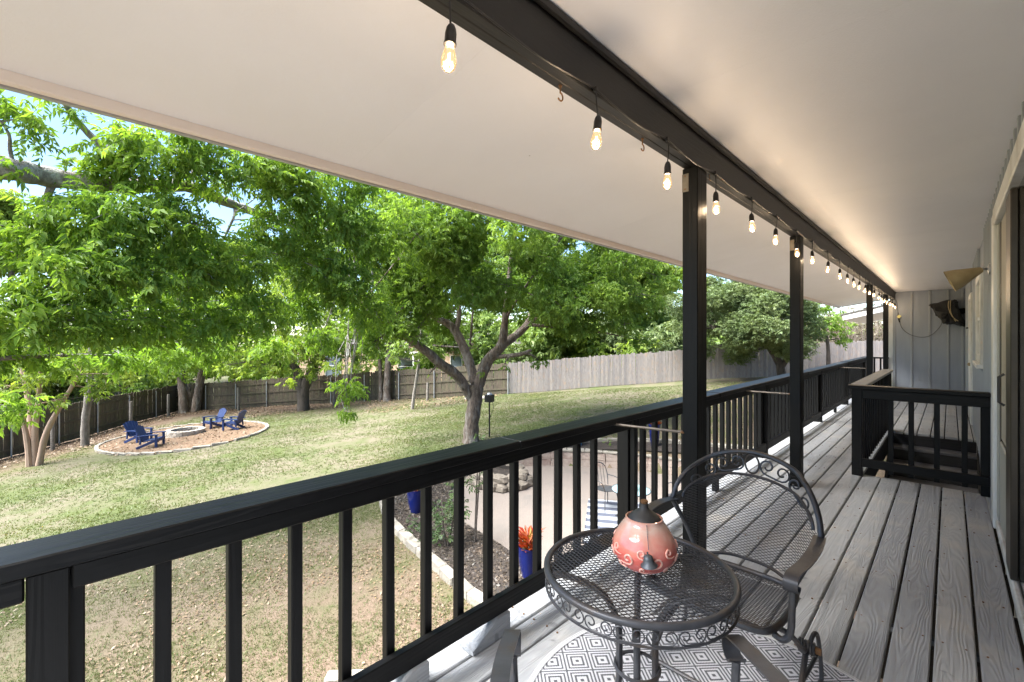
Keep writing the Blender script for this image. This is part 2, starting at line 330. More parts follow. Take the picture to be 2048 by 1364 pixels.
# ------------------------------------------------------------------ geometry helpers
def box(x0, x1, y0, y1, z0, z1, ch=0.0):
    if ch <= 0:
        V = [(x, y, z) for z in (z0, z1) for y in (y0, y1) for x in (x0, x1)]
        return V, [(0, 2, 3, 1), (4, 5, 7, 6), (0, 1, 5, 4), (2, 6, 7, 3), (0, 4, 6, 2), (1, 3, 7, 5)]
    c = min(ch, (x1 - x0) * .45, (y1 - y0) * .45, (z1 - z0) * .45)
    lo = (x0, y0, z0); hi = (x1, y1, z1); V = []; idx = {}
    for sx in (0, 1):
        for sy in (0, 1):
            for sz in (0, 1):
                s = (sx, sy, sz)
                for a in range(3):
                    p = [0, 0, 0]
                    for k in range(3):
                        e = hi[k] if s[k] else lo[k]
                        p[k] = e if k == a else (e - c if s[k] else e + c)
                    idx[(s, a)] = len(V); V.append(tuple(p))
    F = []
    for a in range(3):
        b_, c_ = (a + 1) % 3, (a + 2) % 3
        for sa in (0, 1):
            def S(sb, sc):
                s = [0, 0, 0]; s[a] = sa; s[b_] = sb; s[c_] = sc; return (tuple(s), a)
            f = [idx[S(0, 0)], idx[S(1, 0)], idx[S(1, 1)], idx[S(0, 1)]]
            F.append(tuple(f if sa else f[::-1]))
        for sb in (0, 1):
            for sc in (0, 1):
                s0 = [0, 0, 0]; s0[b_] = sb; s0[c_] = sc; s1 = list(s0); s1[a] = 1
                f = [idx[(tuple(s0), b_)], idx[(tuple(s1), b_)], idx[(tuple(s1), c_)], idx[(tuple(s0), c_)]]
                F.append(tuple(f if (sb == sc) else f[::-1])[::-1] if False else tuple(f))
    for sx in (0, 1):
        for sy in (0, 1):
            for sz in (0, 1):
                s = (sx, sy, sz); F.append((idx[(s, 0)], idx[(s, 1)], idx[(s, 2)]))
    return V, F
def obox(p0, p1, w, h, ch=0.0, up=(0, 0, 1)):
    """bar from p0 to p1, w wide (sideways) and h tall (along up), centred"""
    p0 = Vector(p0); p1 = Vector(p1); d = (p1 - p0); L = d.length; d.normalize()
    u = Vector(up); s = d.cross(u).normalized(); u = s.cross(d).normalized()
    V, F = box(0, L, -w / 2, w / 2, -h / 2, h / 2, ch)
    return [tuple(p0 + d * x + s * (-y) + u * z) for x, y, z in V], F
def tube(pts, r, n=8, closed=False, cap=True):
    P = [Vector(p) for p in pts]; m = len(P)
    rr = r if hasattr(r, '__len__') else [r] * m
    T = []
    for i in range(m):
        a = P[(i - 1) % m] if (closed or i > 0) else P[0]; b = P[(i + 1) % m] if (closed or i < m - 1) else P[-1]
        t = (b - a); T.append(t.normalized() if t.length > 1e-9 else Vector((0, 0, 1)))
    ref = Vector((0, 0, 1)) if abs(T[0].z) < .9 else Vector((1, 0, 0))
    N = (ref - T[0] * ref.dot(T[0])).normalized(); V = []; F = []
    for i in range(m):
        N = (N - T[i] * N.dot(T[i]))
        N = N.normalized() if N.length > 1e-6 else T[i].orthogonal().normalized()
        B = T[i].cross(N)
        for k in range(n):
            a = 2 * math.pi * k / n
            V.append(tuple(P[i] + (N * math.cos(a) + B * math.sin(a)) * rr[i]))
    for i in range(m if closed else m - 1):
        j = (i + 1) % m
        for k in range(n):
            F.append((i * n + k, i * n + (k + 1) % n, j * n + (k + 1) % n, j * n + k))
    if cap and not closed:
        F.append(tuple(range(n))[::-1]); F.append(tuple((m - 1) * n + k for k in range(n)))
    return V, F
def lathe(prof, n=24, org=(0, 0, 0)):
    V = []; F = []
    for r, z in prof:
        for k in range(n):
            a = 2 * math.pi * k / n; V.append((org[0] + r * math.cos(a), org[1] + r * math.sin(a), org[2] + z))
    for i in range(len(prof) - 1):
        for k in range(n):
            F.append((i * n + k, i * n + (k + 1) % n, (i + 1) * n + (k + 1) % n, (i + 1) * n + k))
    F.append(tuple(range(n))[::-1]); F.append(tuple((len(prof) - 1) * n + k for k in range(n)))
    return V, F
def ribbon(pts, sides, w, th):
    """flat strap: pts centre line, sides = sideways unit vectors"""
    P = [Vector(p) for p in pts]; V = []; F = []; m = len(P)
    for i in range(m):
        t = (P[min(i + 1, m - 1)] - P[max(i - 1, 0)]).normalized(); s = Vector(sides[i]).normalized(); nrm = t.cross(s).normalized()
        for a, b in ((-1, -1), (1, -1), (1, 1), (-1, 1)):
            V.append(tuple(P[i] + s * (a * w / 2) + nrm * (b * th / 2)))
    for i in range(m - 1):
        for k in range(4):
            F.append((i * 4 + k, i * 4 + (k + 1) % 4, (i + 1) * 4 + (k + 1) % 4, (i + 1) * 4 + k))
    F.append((3, 2, 1, 0)); F.append(tuple((m - 1) * 4 + k for k in range(4)))
    return V, F
def join(*parts):
    V = []; F = []
    for v, f in parts:
        o = len(V); V += list(v); F += [tuple(i + o for i in q) for q in f]
    return V, F
def smoothpath(pts, k=6):
    """Catmull-Rom through points"""
    P = [Vector(p) for p in pts]; out = []
    for i in range(len(P) - 1):
        a = P[max(i - 1, 0)]; b = P[i]; c = P[i + 1]; d = P[min(i + 2, len(P) - 1)]
        for j in range(k):
            t = j / k
            out.append(0.5 * ((2 * b) + (c - a) * t + (2 * a - 5 * b + 4 * c - d) * t * t + (3 * b - a - 3 * c + d) * t ** 3))
    out.append(P[-1]); return out

def mk(name, vf, mat, smooth=False, fixn=True):
    V, F = vf
    me = bpy.data.meshes.new(name); me.from_pydata([tuple(v) for v in V], [], F)
    if fixn:
        bm = bmesh.new(); bm.from_mesh(me); bmesh.ops.recalc_face_normals(bm, faces=bm.faces); bm.to_mesh(me); bm.free()
    if mat: me.materials.append(MATS[mat])
    if smooth:
        me.polygons.foreach_set('use_smooth', [True] * len(me.polygons))
        me.set_sharp_from_angle(angle=R(45))
    me.update(); return me
def link(name, data, parent=None, loc=None, rot=None):
    o = bpy.data.objects.new(name, data); COL.objects.link(o)
    if parent is not None: o.parent = parent
    if loc is not None: o.location = loc
    if rot is not None: o.rotation_euler = rot
    return o
def tag(o, label=None, cat=None, group=None, kind=None):
    if label: o['label'] = label
    if cat: o['category'] = cat
    if group: o['group'] = group
    if kind: o['kind'] = kind
    return o
def thing(name, loc, label, cat, group=None, rz=0.0):
    o = link(name, None, None, loc, (0, 0, rz)); o.empty_display_size = 0.1
    return tag(o, label, cat, group)
def wpart(parent, name, vf, mat, smooth=False):
    """part whose vertices are given in world space: shifted into the parent's space (parents are unrotated here)"""
    L = Vector((0, 0, 0)); p = parent
    while p is not None: L += p.location; p = p.parent
    V, F = vf
    return link(name, mk(name, ([(x - L.x, y - L.y, z - L.z) for x, y, z in V], F), mat, smooth), parent)
def lpart(parent, name, vf, mat, smooth=False, loc=None, rot=None):
    return link(name, mk(name, vf, mat, smooth), parent, loc, rot)
def copy_tree(o, parent=None):
    c = o.copy(); COL.objects.link(c); c.parent = parent
    for ch in list(o.children): copy_tree(ch, c)
    return c
def trimesh(name, V, mat):
    """V: (n,3,3) triangles as one big mesh, or (verts, tris)"""
    if isinstance(V, tuple): vv, tt = V
    else: vv = V.reshape(-1, 3); tt = np.arange(len(vv)).reshape(-1, 3)
    me = bpy.data.meshes.new(name); me.vertices.add(len(vv)); me.vertices.foreach_set('co', np.asarray(vv, np.float32).ravel())
    n = len(tt); me.loops.add(n * 3); me.loops.foreach_set('vertex_index', np.asarray(tt, np.int32).ravel())
    me.polygons.add(n); me.polygons.foreach_set('loop_start', np.arange(n, dtype=np.int32) * 3)
    me.materials.append(MATS[mat]); me.update(calc_edges=True); return me

# ------------------------------------------------------------------ ground
def GZ(x, y):
    """lawn height: falls away from the house to the left, rises towards the far right"""
    x = np.asarray(x, float); y = np.asarray(y, float)
    yy = np.where(y > 27, 27 + (y - 27) * 0.25, y); yy = np.clip(yy, -40, 34)
    xx = np.clip(x, -60, 0)
    return -2.37 + .045 * xx + .065 * yy + 0.03 * np.sin(x * .7 + 1) * np.sin(y * .55) 
def gz(x, y): return float(GZ(x, y))
PATIO = np.array([(-9.9, 8.6), (-9.6, 7.6), (-9.1, 7.0), (-7.6, 5.85), (-6.9, 5.7), (-5.7, 5.5), (-4.9, 5.3), (-3.4, 5.1), (-1.9, 5.2), (-1.9, 12.4), (-4.2, 12.5), (-5.5, 12.22), (-6.6, 11.9), (-7.6, 11.4), (-8.5, 10.75), (-9.3, 9.9)])
def inpoly(x, y, P):
    x = np.asarray(x, float); y = np.asarray(y, float); r = np.zeros(x.shape, bool); j = len(P) - 1
    for i in range(len(P)):
        xi, yi = P[i]; xj, yj = P[j]
        r ^= ((yi > y) != (yj > y)) & (x < (xj - xi) * (y - yi) / (yj - yi + 1e-12) + xi); j = i
    return r
def axis(segs):
    a = []
    for lo, hi, st in segs: a += list(np.arange(lo, hi, st))
    a.append(segs[-1][1]); return np.array(a)
gx = axis([(-260, -70, 12), (-70, -40, 2), (-40, -12, .5), (-12, -1, .16), (-1, 6, .8), (6, 260, 14)])
gy = axis([(-200, -20, 12), (-20, -4, .8), (-4, 3, .4), (3, 14, .16), (14, 42, .6), (42, 80, 2.5), (80, 420, 16)])
XX, YY = np.meshgrid(gx, gy, indexing='ij')
ZZ = GZ(XX, YY)
ZZ = np.where(inpoly(XX, YY, PATIO), -2.46, ZZ)
nx, ny = len(gx), len(gy)
ids = np.arange(nx * ny).reshape(nx, ny)
q = np.stack([ids[:-1, :-1], ids[1:, :-1], ids[1:, 1:], ids[:-1, 1:]], -1).reshape(-1, 4)
tri = np.concatenate([q[:, [0, 1, 2]], q[:, [0, 2, 3]]])
lawn = link('lawn', trimesh('lawn', (np.stack([XX, YY, ZZ], -1).reshape(-1, 3), tri), 'lawn')); tag(lawn, kind='structure')

def fan_sheet(name, poly, zf, mat, lift, res=0.25):
    """flat or draped sheet clipped to a polygon (grid + rim)"""
    bm = bmesh.new(); P = [Vector((x, y, 0)) for x, y in poly]
    f = bm.faces.new([bm.verts.new(p) for p in P]); bmesh.ops.triangulate(bm, faces=[f])
    x0, x1 = poly[:, 0].min(), poly[:, 0].max(); y0, y1 = poly[:, 1].min(), poly[:, 1].max()
    for x in np.arange(x0 + res, x1, res): bmesh.ops.bisect_plane(bm, geom=bm.verts[:] + bm.edges[:] + bm.faces[:], plane_co=(x, 0, 0), plane_no=(1, 0, 0))
    for y in np.arange(y0 + res, y1, res): bmesh.ops.bisect_plane(bm, geom=bm.verts[:] + bm.edges[:] + bm.faces[:], plane_co=(0, y, 0), plane_no=(0, 1, 0))
    for v in bm.verts: v.co.z = zf(v.co.x, v.co.y) + lift
    bmesh.ops.recalc_face_normals(bm, faces=bm.faces)
    me = bpy.data.meshes.new(name); bm.to_mesh(me); bm.free(); me.materials.append(MATS[mat])
    o = link(name, me); tag(o, kind='structure'); return o
fan_sheet('patio', PATIO, lambda x, y: -2.40, 'patio_gravel', 0.0, 0.6)
BED = np.array([(-3.0, 4.25), (-4.75, 4.3), (-5.65, 4.44), (-6.9, 4.66), (-8.2, 4.96), (-9.1, 5.3), (-9.9, 5.75), (-10.6, 6.6), (-10.9, 8.0), (-10.3, 8.9), (-9.8, 8.6), (-9.5, 7.6), (-9.0, 7.05), (-7.55, 5.92), (-6.9, 5.78), (-5.7, 5.58), (-4.9, 5.38), (-3.2, 5.2)])
fan_sheet('planting_bed', BED, gz, 'black_mulch', 0.05, 0.3)
UPBED = np.array([(-9.35, 9.95), (-8.55, 10.8), (-7.65, 11.45), (-6.65, 11.95), (-5.5, 12.27), (-4.2, 12.55), (-2.5, 12.5), (-2.5, 13.3), (-4.2, 13.4), (-5.9, 13.1), (-7.3, 12.65), (-8.6, 11.8), (-9.8, 10.6)])
fan_sheet('upper_bed', UPBED, gz, 'black_mulch', 0.05, 0.3)
PITC = (-26.0, 4.55); PITA, PITB, PITR = 4.1, 3.05, R(14)
def ell(t, k=1.0):
    a, b = PITA * k * math.cos(t), PITB * k * math.sin(t)
    return (PITC[0] + a * math.cos(PITR) - b * math.sin(PITR), PITC[1] + a * math.sin(PITR) + b * math.cos(PITR))
fan_sheet('mulch_circle', np.array([ell(2 * math.pi * i / 48, 0.985) for i in range(48)]), gz, 'leaf_mulch', 0.05, 0.5)

# ------------------------------------------------------------------ deck
deck = tag(link('deck', None), kind='structure')
BP, BW = 0.1507, 0.1385
def board(parent, name, x0, x1, y0, y1, z0, z1, mat, ch=0.004):
    vf = box(-(x1 - x0) / 2, (x1 - x0) / 2, -(y1 - y0) / 2, (y1 - y0) / 2, -(z1 - z0) / 2, (z1 - z0) / 2, ch)
    return link(name, mk(name, vf, mat), parent, ((x0 + x1) / 2, (y0 + y1) / 2, (z0 + z1) / 2))
for k in range(-11, 2):
    xl = -0.0588 + BP * k + (BP - BW) / 2; xr = xl + BW
    joints = [-0.9] + sorted([random.uniform(3.2, 4.6) + 4.3 * j - (k % 2) * 1.6 for j in range(3)]) + [15.55]
    if xl > -0.67:
        joints = [-0.9, random.uniform(.2, 1.0), 6.03] + [None] + [9.16, random.uniform(11, 13), 15.55]
    else:
        joints = [j for j in joints if j < 15.5 and j > -0.8]; joints = [-0.9] + joints + [15.55]
    for a, b in zip(joints[:-1], joints[1:]):
        if a is None or b is None: continue
        dz = random.uniform(-0.0025, 0.0025)
        o = board(deck, 'deck_board', xl, xr, a + .0015, b - .0015, -0.036 + dz, dz, 'deck_wood', 0.005)
        o.rotation_euler.z = random.uniform(-1, 1) * 0.0006
board(deck, 'deck_board', 0.247, 0.287, 5.23, 6.03, -0.036, 0, 'deck_wood')
board(deck, 'deck_board', 0.247, 0.287, 9.16, 15.55, -0.036, 0, 'deck_wood')
board(deck, 'rim_joist', -1.76, -1.72, -0.9, 15.6, -0.29, -0.012, 'black_wood_y')
for y in np.arange(-0.7, 15.5, 0.61):
    if 5.9 < y < 9.3: x1 = -0.69
    else: x1 = 0.285
    board(deck, 'joist', -1.718, x1, y - .019, y + .019, -0.28, -0.041, 'step_wood')
board(deck, 'stairwell_joist', -0.70, -0.665, 5.99, 9.18, -0.28, -0.041, 'step_wood')
for x, y in ((-1.5, 0.4), (-1.5, 4.0), (-1.5, 7.6), (-1.5, 11.2), (-1.5, 14.8)):
    board(deck, 'support_post', x - .07, x + .07, y - .07, y + .07, gz(x, y) - .3 if not inpoly(x, y, PATIO) else -2.5, -0.285, 'black_wood_z')

sv = []
for y in np.arange(-0.7, 15.5, 0.61):
    for k in range(-11, 2):
        xl = -0.0588 + BP * k + (BP - BW) / 2
        if xl > -0.67 and 5.95 < y < 9.3: continue
        for dx in (.028, BW - .028):
            x, yy = xl + dx + random.uniform(-.005, .005), y + random.uniform(-.006, .006)
            sv.append(lathe([(.0045, -.004), (.0045, .0030), (.001, .0028)], 7, (x, yy, 0)))
sc_ = lpart(deck, 'deck_screws', join(*sv), 'rust'); sc_['kind'] = 'stuff'

# ------------------------------------------------------------------ house
house = thing('house', (0, 0, 0), 'house with grey board and batten siding, black beam and white porch ceiling', 'house')
wall = lpart(house, 'side_wall', box(0.29, 0.45, -0.9, 15.6, -3.2, 2.68), 'siding')
bt = mk('batten', box(-0.014, 0.014, -0.021, 0.021, -1.33, 1.33, 0.003), 'batten_paint')
y = -0.8
while y < 15.4:
    if not (0.9 < y < 5.16 or 7.2 < y < 8.6 or 10.55 < y < 11.75):
        link('batten', bt, wall, (0.2755, y, 1.315))
    y += 0.203
bo = mk('batten', box(-0.014, 0.014, -0.021, 0.021, -0.11, 0.11, 0.003), 'batten_paint')
for k in range(21): link('batten', bo, wall, (0.2755, 1.02 + .203 * k, 2.535))
bs = mk('batten', box(-0.014, 0.014, -0.021, 0.021, -0.55, 0.55, 0.003), 'batten_paint')
for y in (7.38, 7.6, 7.83, 8.05, 8.28, 8.5): link('batten', bs, wall, (0.2755, y, 0.52))
endw = lpart(house, 'end_wall', box(-1.15, 0.28, 15.6, 15.76, -3.2, 2.66), 'siding')
be = mk('batten', box(-0.021, 0.021, -0.014, 0.014, -1.32, 1.32, 0.003), 'batten_paint')
for x in (-1.058, -0.716, -0.373, -0.036, 0.22): link('batten', be, endw, (x, 15.585, 1.325))
lpart(endw, 'corner_board', box(-1.19, -1.085, 15.572, 15.597, -0.3, 2.43, 0.003), 'trim_white')
lpart(house, 'wing_wall', box(-1.15, -1.0, 15.762, 30, -3.2, 2.5), 'siding')
# near sliding screen door
dr = lpart(house, 'screen_door', box(0.278, 0.288, 1.4, 5.0, 0.10, 2.30), 'door_glass')
lpart(dr, 'jamb', box(0.235, 0.293, 5.0, 5.22, 0.0, 2.40, 0.006), 'trim_white')
lpart(dr, 'header', box(0.232, 0.29, 1.3, 4.998, 2.30, 2.42, 0.006), 'trim_white')
lpart(dr, 'sill', box(0.248, 0.277, 1.3, 4.998, 0.002, 0.075, 0.008), 'trim_white')
lpart(dr, 'screen_stile', box(0.262, 0.277, 4.80, 4.86, 0.10, 2.29, 0.003), 'bronze_frame')
lpart(dr, 'screen_mesh', box(0.266, 0.274, 4.09, 4.798, 0.72, 2.29), 'screen')
lpart(dr, 'kick_panel', box(0.258, 0.274, 4.09, 4.797, 0.11, 0.70, 0.006), 'door_panel')
lpart(dr, 'jamb_liner', box(0.255, 0.277, 4.862, 4.998, 0.10, 2.29, 0.003), 'door_panel')
lpart(dr, 'meeting_stile', box(0.245, 0.277, 3.80, 4.087, 0.076, 2.295, 0.004), 'bronze_frame')
lpart(dr, 'handle', join(tube([(0.246, 4.20, 1.02), (0.222, 4.20, 1.04), (0.222, 4.20, 1.20), (0.246, 4.20, 1.22)], 0.008, 6)), 'black_plastic', True)
def wall_window(y0, y1, z0, z1, name, pane):
    w = lpart(house, name, box(0.272, 0.288, y0, y1, z0, z1), pane)
    lpart(w, 'frame', join(box(0.24, 0.292, y0 - .09, y0, z0 - .09, z1 + .09, .005), box(0.24, 0.292, y1, y1 + .09, z0 - .09, z1 + .09, .005)), 'trim_white')
    lpart(w, 'head_trim', box(0.238, 0.29, y0 + .001, y1 - .001, z1, z1 + .09, .005), 'trim_white')
    return w
w1 = wall_window(7.35, 8.40, 1.24, 2.12, 'window', 'blind')
lpart(w1, 'sill', box(0.21, 0.291, 7.24, 8.51, 1.10, 1.148, .005), 'trim_white')
lpart(w1, 'apron', box(0.25, 0.29, 7.351, 8.399, 1.15, 1.24, .005), 'trim_white')
lpart(w1, 'meeting_rail', box(0.255, 0.271, 7.352, 8.398, 1.66, 1.71, .003), 'trim_white')
d2 = wall_window(10.65, 11.60, 0.10, 2.10, 'back_door', 'trim_white')
lpart(d2, 'knob', lathe([(0.008, 0), (0.012, .01), (0.028, .03), (0.03, .05), (0.012, .065)], 12), 'brass', True, (0.272, 10.74, 1.0), (0, R(-90), 0))
lpart(d2, 'door_pane', box(0.262, 0.270, 10.85, 11.4, 1.1, 1.95), 'window_glass')
# ceiling, soffit, fascia, roof, beam
for i, (a, b) in enumerate([(-0.9, 2.14), (2.14, 4.58), (4.58, 7.02), (7.02, 9.46), (9.46, 11.9), (11.9, 14.34), (14.34, 15.59)]):
    lpart(house, 'ceiling_panel', box(-1.12, 0.288, a + .0003, b - .0003, 2.65, 2.66), 'white_paint')
def soffit_z(x): return 2.63 + (x + 1.125) * 0.165
edges = [-0.9, 1.2, 3.64, 6.08, 8.52, 10.96, 13.4, 17.2]
for a, b in zip(edges[:-1], edges[1:]):
    x0, x1 = -2.435, -1.128
    V = []
    for dz in (0, 0.012):
        for yy in (a + .0003, b - .0003):
            for xx in (x0, x1): V.append((xx, yy, soffit_z(xx) + dz))
    lpart(house, 'soffit_panel', (V, [(0, 2, 3, 1), (4, 5, 7, 6), (0, 1, 5, 4), (2, 6, 7, 3), (0, 4, 6, 2), (1, 3, 7, 5)]), 'white_paint')
lpart(house, 'fascia', box(-2.475, -2.437, -0.9, 17.2, 2.371, 2.53, 0.004), 'fascia_paint')
lpart(house, 'drip_edge', box(-2.50, -2.4765, -0.9, 17.24, 2.365, 2.55), 'steel')
lpart(house, 'rake_board', obox((-2.436, 17.22, 2.475), (-1.0, 17.22, 2.70), 0.035, 0.16), 'trim_white')
rv = [(-2.52, -1.0, 2.555), (-2.52, 17.3, 2.555), (4.5, 17.3, 4.2), (4.5, -1.0, 4.2), (-2.52, -1.0, 2.60), (-2.52, 17.3, 2.60), (4.5, 17.3, 4.3), (4.5, -1.0, 4.3)]
lpart(house, 'roof', (rv, [(0, 1, 2, 3), (4, 7, 6, 5), (0, 4, 5, 1), (1, 5, 6, 2), (2, 6, 7, 3), (3, 7, 4, 0)]), 'roof_shingle')
beam = lpart(house, 'beam', join(box(-1.0795, -1.035, -0.9, 15.6, 2.440, 2.645, 0.004)), 'beam_paint')
lpart(beam, 'outer_ply', box(-1.125, -1.081, -0.9, 15.6, 2.442, 2.645, 0.004), 'beam_paint')
lpart(beam, 'cove_trim', box(-1.034, -1.016, -0.9, 15.59, 2.612, 2.648, 0.005), 'beam_paint')
# eave of the wing beyond
ev = lpart(house, 'wing_fascia', obox((-2.50, 18.0, 2.10), (-1.16, 18.0, 2.42), 0.03, 0.17), 'trim_white')
lpart(ev, 'wing_soffit', ([(-2.50, 18.02, 2.015), (-1.16, 18.02, 2.335), (-1.16, 23, 2.335), (-2.50, 23, 2.015), (-2.50, 18.02, 2.03), (-1.16, 18.02, 2.35), (-1.16, 23, 2.35), (-2.50, 23, 2.03)], [(0, 1, 2, 3), (4, 7, 6, 5), (0, 4, 5, 1), (1, 5, 6, 2), (2, 6, 7, 3), (3, 7, 4, 0)]), 'white_paint')
lpart(ev, 'wing_shingle_edge', obox((-2.56, 18.2, 2.185), (-1.16, 18.2, 2.52), 0.5, 0.03), 'roof_shingle')

# porch posts
pv = mk('porch_post', box(-0.045, 0.045, -0.068, 0.068, 0.0, 2.438, 0.004), 'black_wood_z')
PY = [2.66, 5.13, 10.76, 13.7]
PL = ['nearest tall black porch post, rising beside the wrought iron chair', 'second tall black porch post, standing behind the iron chair back', 'third black porch post, beside the stairwell guard rail', 'farthest black porch post, next to the grey end wall']
posts = []
for yy, lb in zip(PY, PL):
    t = thing('porch_post', (-1.082, yy, 0), lb, 'post', 'porch posts carrying the beam')
    link('shaft', pv, t)
    lpart(t, 'base_shoe', box(-0.052, 0.052, -0.075, 0.075, 0.0005, 0.10 if yy < 6 else 0.02, 0.006), 'black_wood_z')
    if yy < 6:
        pl = lpart(t, 'connector_plate', box(-0.019, 0.019, -0.0725, -0.0685, 2.30, 2.405, 0.0015), 'limestone', loc=(-0.0255, 0, 0))
        for z in (2.315, 2.39): lpart(pl, 'screw_head', lathe([(0.004, 0), (0.004, .003), (0.002, .004)], 8), 'rust', True, (0, -0.0725, z), (R(90), 0, 0))
    posts.append(t)
# thin brace rods from the railing to the posts
for i, (a, b, lb) in enumerate([((-1.60, 2.56, .885), (-1.128, 2.60, .893), 'thin rusty brace rod from railing to the nearest porch post'),
                                ((-1.60, 5.22, .876), (-1.128, 5.08, .895), 'thin brace rod from railing to the second porch post'),
                                ((-1.60, 10.86, .86), (-1.128, 10.72, .87), 'thin brace rod from railing to the third porch post')]):
    t = thing('brace_rod', a, lb, 'rod', 'brace rods between railing and posts')
    wpart(t, 'rod', tube([a, b], 0.008, 8), 'rod_metal', True)
    wpart(t, 'eye_end', lathe([(0.014, 0), (0.016, .004), (0.010, .012)], 10, (b[0] - .0, b[1], b[2] - .006)), 'rust', True)

# outer railing
rail = thing('deck_railing', (-1.62, 0, 0), 'long black wooden railing with square balusters along the deck edge', 'railing', None)
def rbox(parent, name, x0, x1, y0, y1, z0, z1, mat, ch=.004):
    L = Vector((0, 0, 0)); p = parent
    while p is not None: L += p.location; p = p.parent
    o = board(None, name, x0 - L.x, x1 - L.x, y0 - L.y, y1 - L.y, z0 - L.z, z1 - L.z, mat, ch); o.parent = parent; return o
caps = [-0.9, 1.655, 4.4, 8.1, 11.9, 15.6]
tops = [0.928, 0.926, 0.929, 0.925, 0.934]
for (a, b), z in zip(zip(caps[:-1], caps[1:]), tops):
    rbox(rail, 'top_rail', -1.70, -1.55, a + .002, b - .002, z - .042, z, 'rail_cap', .004)
rp = [-0.9, 0.02, 2.86, 6.02, 9.23, 12.0, 14.65, 15.6]
RPW = .089
for i, yy in enumerate(rp[1:-1]):
    rbox(rail, 'rail_post', -1.698, -1.609, yy - RPW / 2, yy + RPW / 2, -0.20, 0.883, 'black_wood_z', .004)
    rbox(rail, 'post_trim', -1.606, -1.566, yy - .030 - (.03 if i == 0 else 0), yy + .016, -0.0 + .002, 0.883, 'black_wood_z', .004)
bal = mk('baluster', box(-0.019, 0.019, -0.019, 0.019, -0.385, 0.385, 0.003), 'black_wood_z')
for a, b in zip(rp[:-1], rp[1:]):
    rbox(rail, 'sub_rail', -1.604, -1.567, a + (.018 if a > -0.8 else 0), b - .062, 0.822, 0.8835, 'black_wood_y')
    rbox(rail, 'bottom_rail', -1.604, -1.567, a + (.018 if a > -0.8 else 0), b - .062, 0.100, 0.187, 'black_wood_y')
bys = [0.226 + .1825 * i for i in range(13)] + [0.226 - .1825 * i for i in range(2, 7)]
yy = 3.06
while yy < 15.4: bys.append(yy); yy += 0.179
for yy in bys:
    if any(abs(yy - p) < .075 for p in rp) or yy < -0.85: continue
    o = link('baluster', bal, rail, (-1.6265 + 1.62, yy + random.uniform(-.004, .004), 0.497)); o.rotation_euler = (random.uniform(-1, 1) * .004, random.uniform(-1, 1) * .003, 0)
wedge = ([(-.05, 0, 0), (.05, 0, 0), (.05, .24, 0), (-.05, .24, 0), (-.05, .0, .02), (.05, .0, .02), (.05, .16, .10), (-.05, .16, .10), (.05, .24, .10), (-.05, .24, .10)],
         [(0, 3, 2, 1), (0, 1, 5, 4), (4, 5, 6, 7), (7, 6, 8, 9), (3, 9, 8, 2), (1, 2, 8, 6, 5), (0, 4, 7, 9, 3)])
for yy in (1.34, 0.86):
    lpart(rail, 'support_block', wedge, 'deck_wood', False, (-1.60 + 1.62, yy, 0.003))
for yy in (4.4, 7.6, 10.6, 13.3): rbox(rail, 'foot_block', -1.612, -1.572, yy - .045, yy + .045, 0.003, 0.099, 'black_wood_z')
# railing return at the far end
rail2 = thing('end_railing', (-1.35, 15.5, 0), 'short black railing closing the far end of the deck', 'railing')
rbox(rail2, 'top_rail', -1.548, -1.16, 15.44, 15.565, 0.885, 0.925, 'rail_cap')
rbox(rail2, 'bottom_rail', -1.548, -1.16, 15.49, 15.525, 0.10, 0.187, 'black_wood_x')
for x in (-1.46, -1.33, -1.21): rbox(rail2, 'baluster', x - .019, x + .019, 15.488, 15.527, 0.1885, 0.884, 'black_wood_z', .003)

# stairwell guard rail
gr = thing('stairwell_railing', (-0.70, 5.95, 0), 'L shaped black guard railing around the stairwell beside the house wall', 'railing')
rbox(gr, 'top_rail', -0.775, 0.262, 5.865, 6.005, 0.912, 0.950, 'black_wood_x', .005)
rbox(gr, 'side_top_rail', -0.775, -0.635, 6.007, 9.22, 0.912, 0.948, 'deck_wood', .005)
rbox(gr, 'corner_post', -0.745, -0.656, 5.905, 5.994, 0.002, 0.910, 'black_wood_z')
rbox(gr, 'end_post', -0.745, -0.656, 9.10, 9.19, 0.002, 0.910, 'black_wood_z')
rbox(gr, 'wall_post', 0.20, 0.262, 5.93, 5.99, 0.002, 0.910, 'black_wood_z')
rbox(gr, 'sub_rail', -0.654, 0.262, 5.892, 5.928, 0.815, 0.910, 'black_wood_x')
rbox(gr, 'bottom_rail', -0.654, 0.262, 5.892, 5.928, 0.105, 0.192, 'black_wood_x')
rbox(gr, 'side_sub_rail', -0.74, -0.705, 5.996, 9.098, 0.82, 0.910, 'black_wood_y')
rbox(gr, 'side_bottom_rail', -0.74, -0.705, 5.996, 9.098, 0.105, 0.192, 'black_wood_y')
for x in (-0.43, -0.275, -0.09, 0.098): rbox(gr, 'baluster', x - .021, x + .021, 5.9295, 5.970, 0.06, 0.908, 'black_wood_z', .003)
for i in range(17):
    yy = 6.15 + .178 * i; rbox(gr, 'baluster', -0.704, -0.664, yy - .02, yy + .02, 0.06, 0.908, 'black_wood_z', .003)
# stairs
st = thing('deck_stairs', (-0.2, 9.1, -2.0), 'dark wooden stairs descending through the deck opening beside the wall', 'stairs')
for i in range(10):
    y1 = 9.14 - .27 * i; z = -0.185 * (i + 1)
    rbox(st, 'riser', -0.63, 0.27, y1 - .02, y1, z, z + .148 if i else z + .148, 'step_wood', .002)
    rbox(st, 'tread', -0.63, 0.27, y1 - .27, y1 + .0, z - .04, z - .001, 'tread_wood', .006)
for x in (-0.66, 0.274):
    wpart(st, 'stringer', obox((x + .006, 9.12, -0.16), (x + .006, 6.40, -2.02), 0.012 if x > 0 else .035, 0.28), 'step_wood')

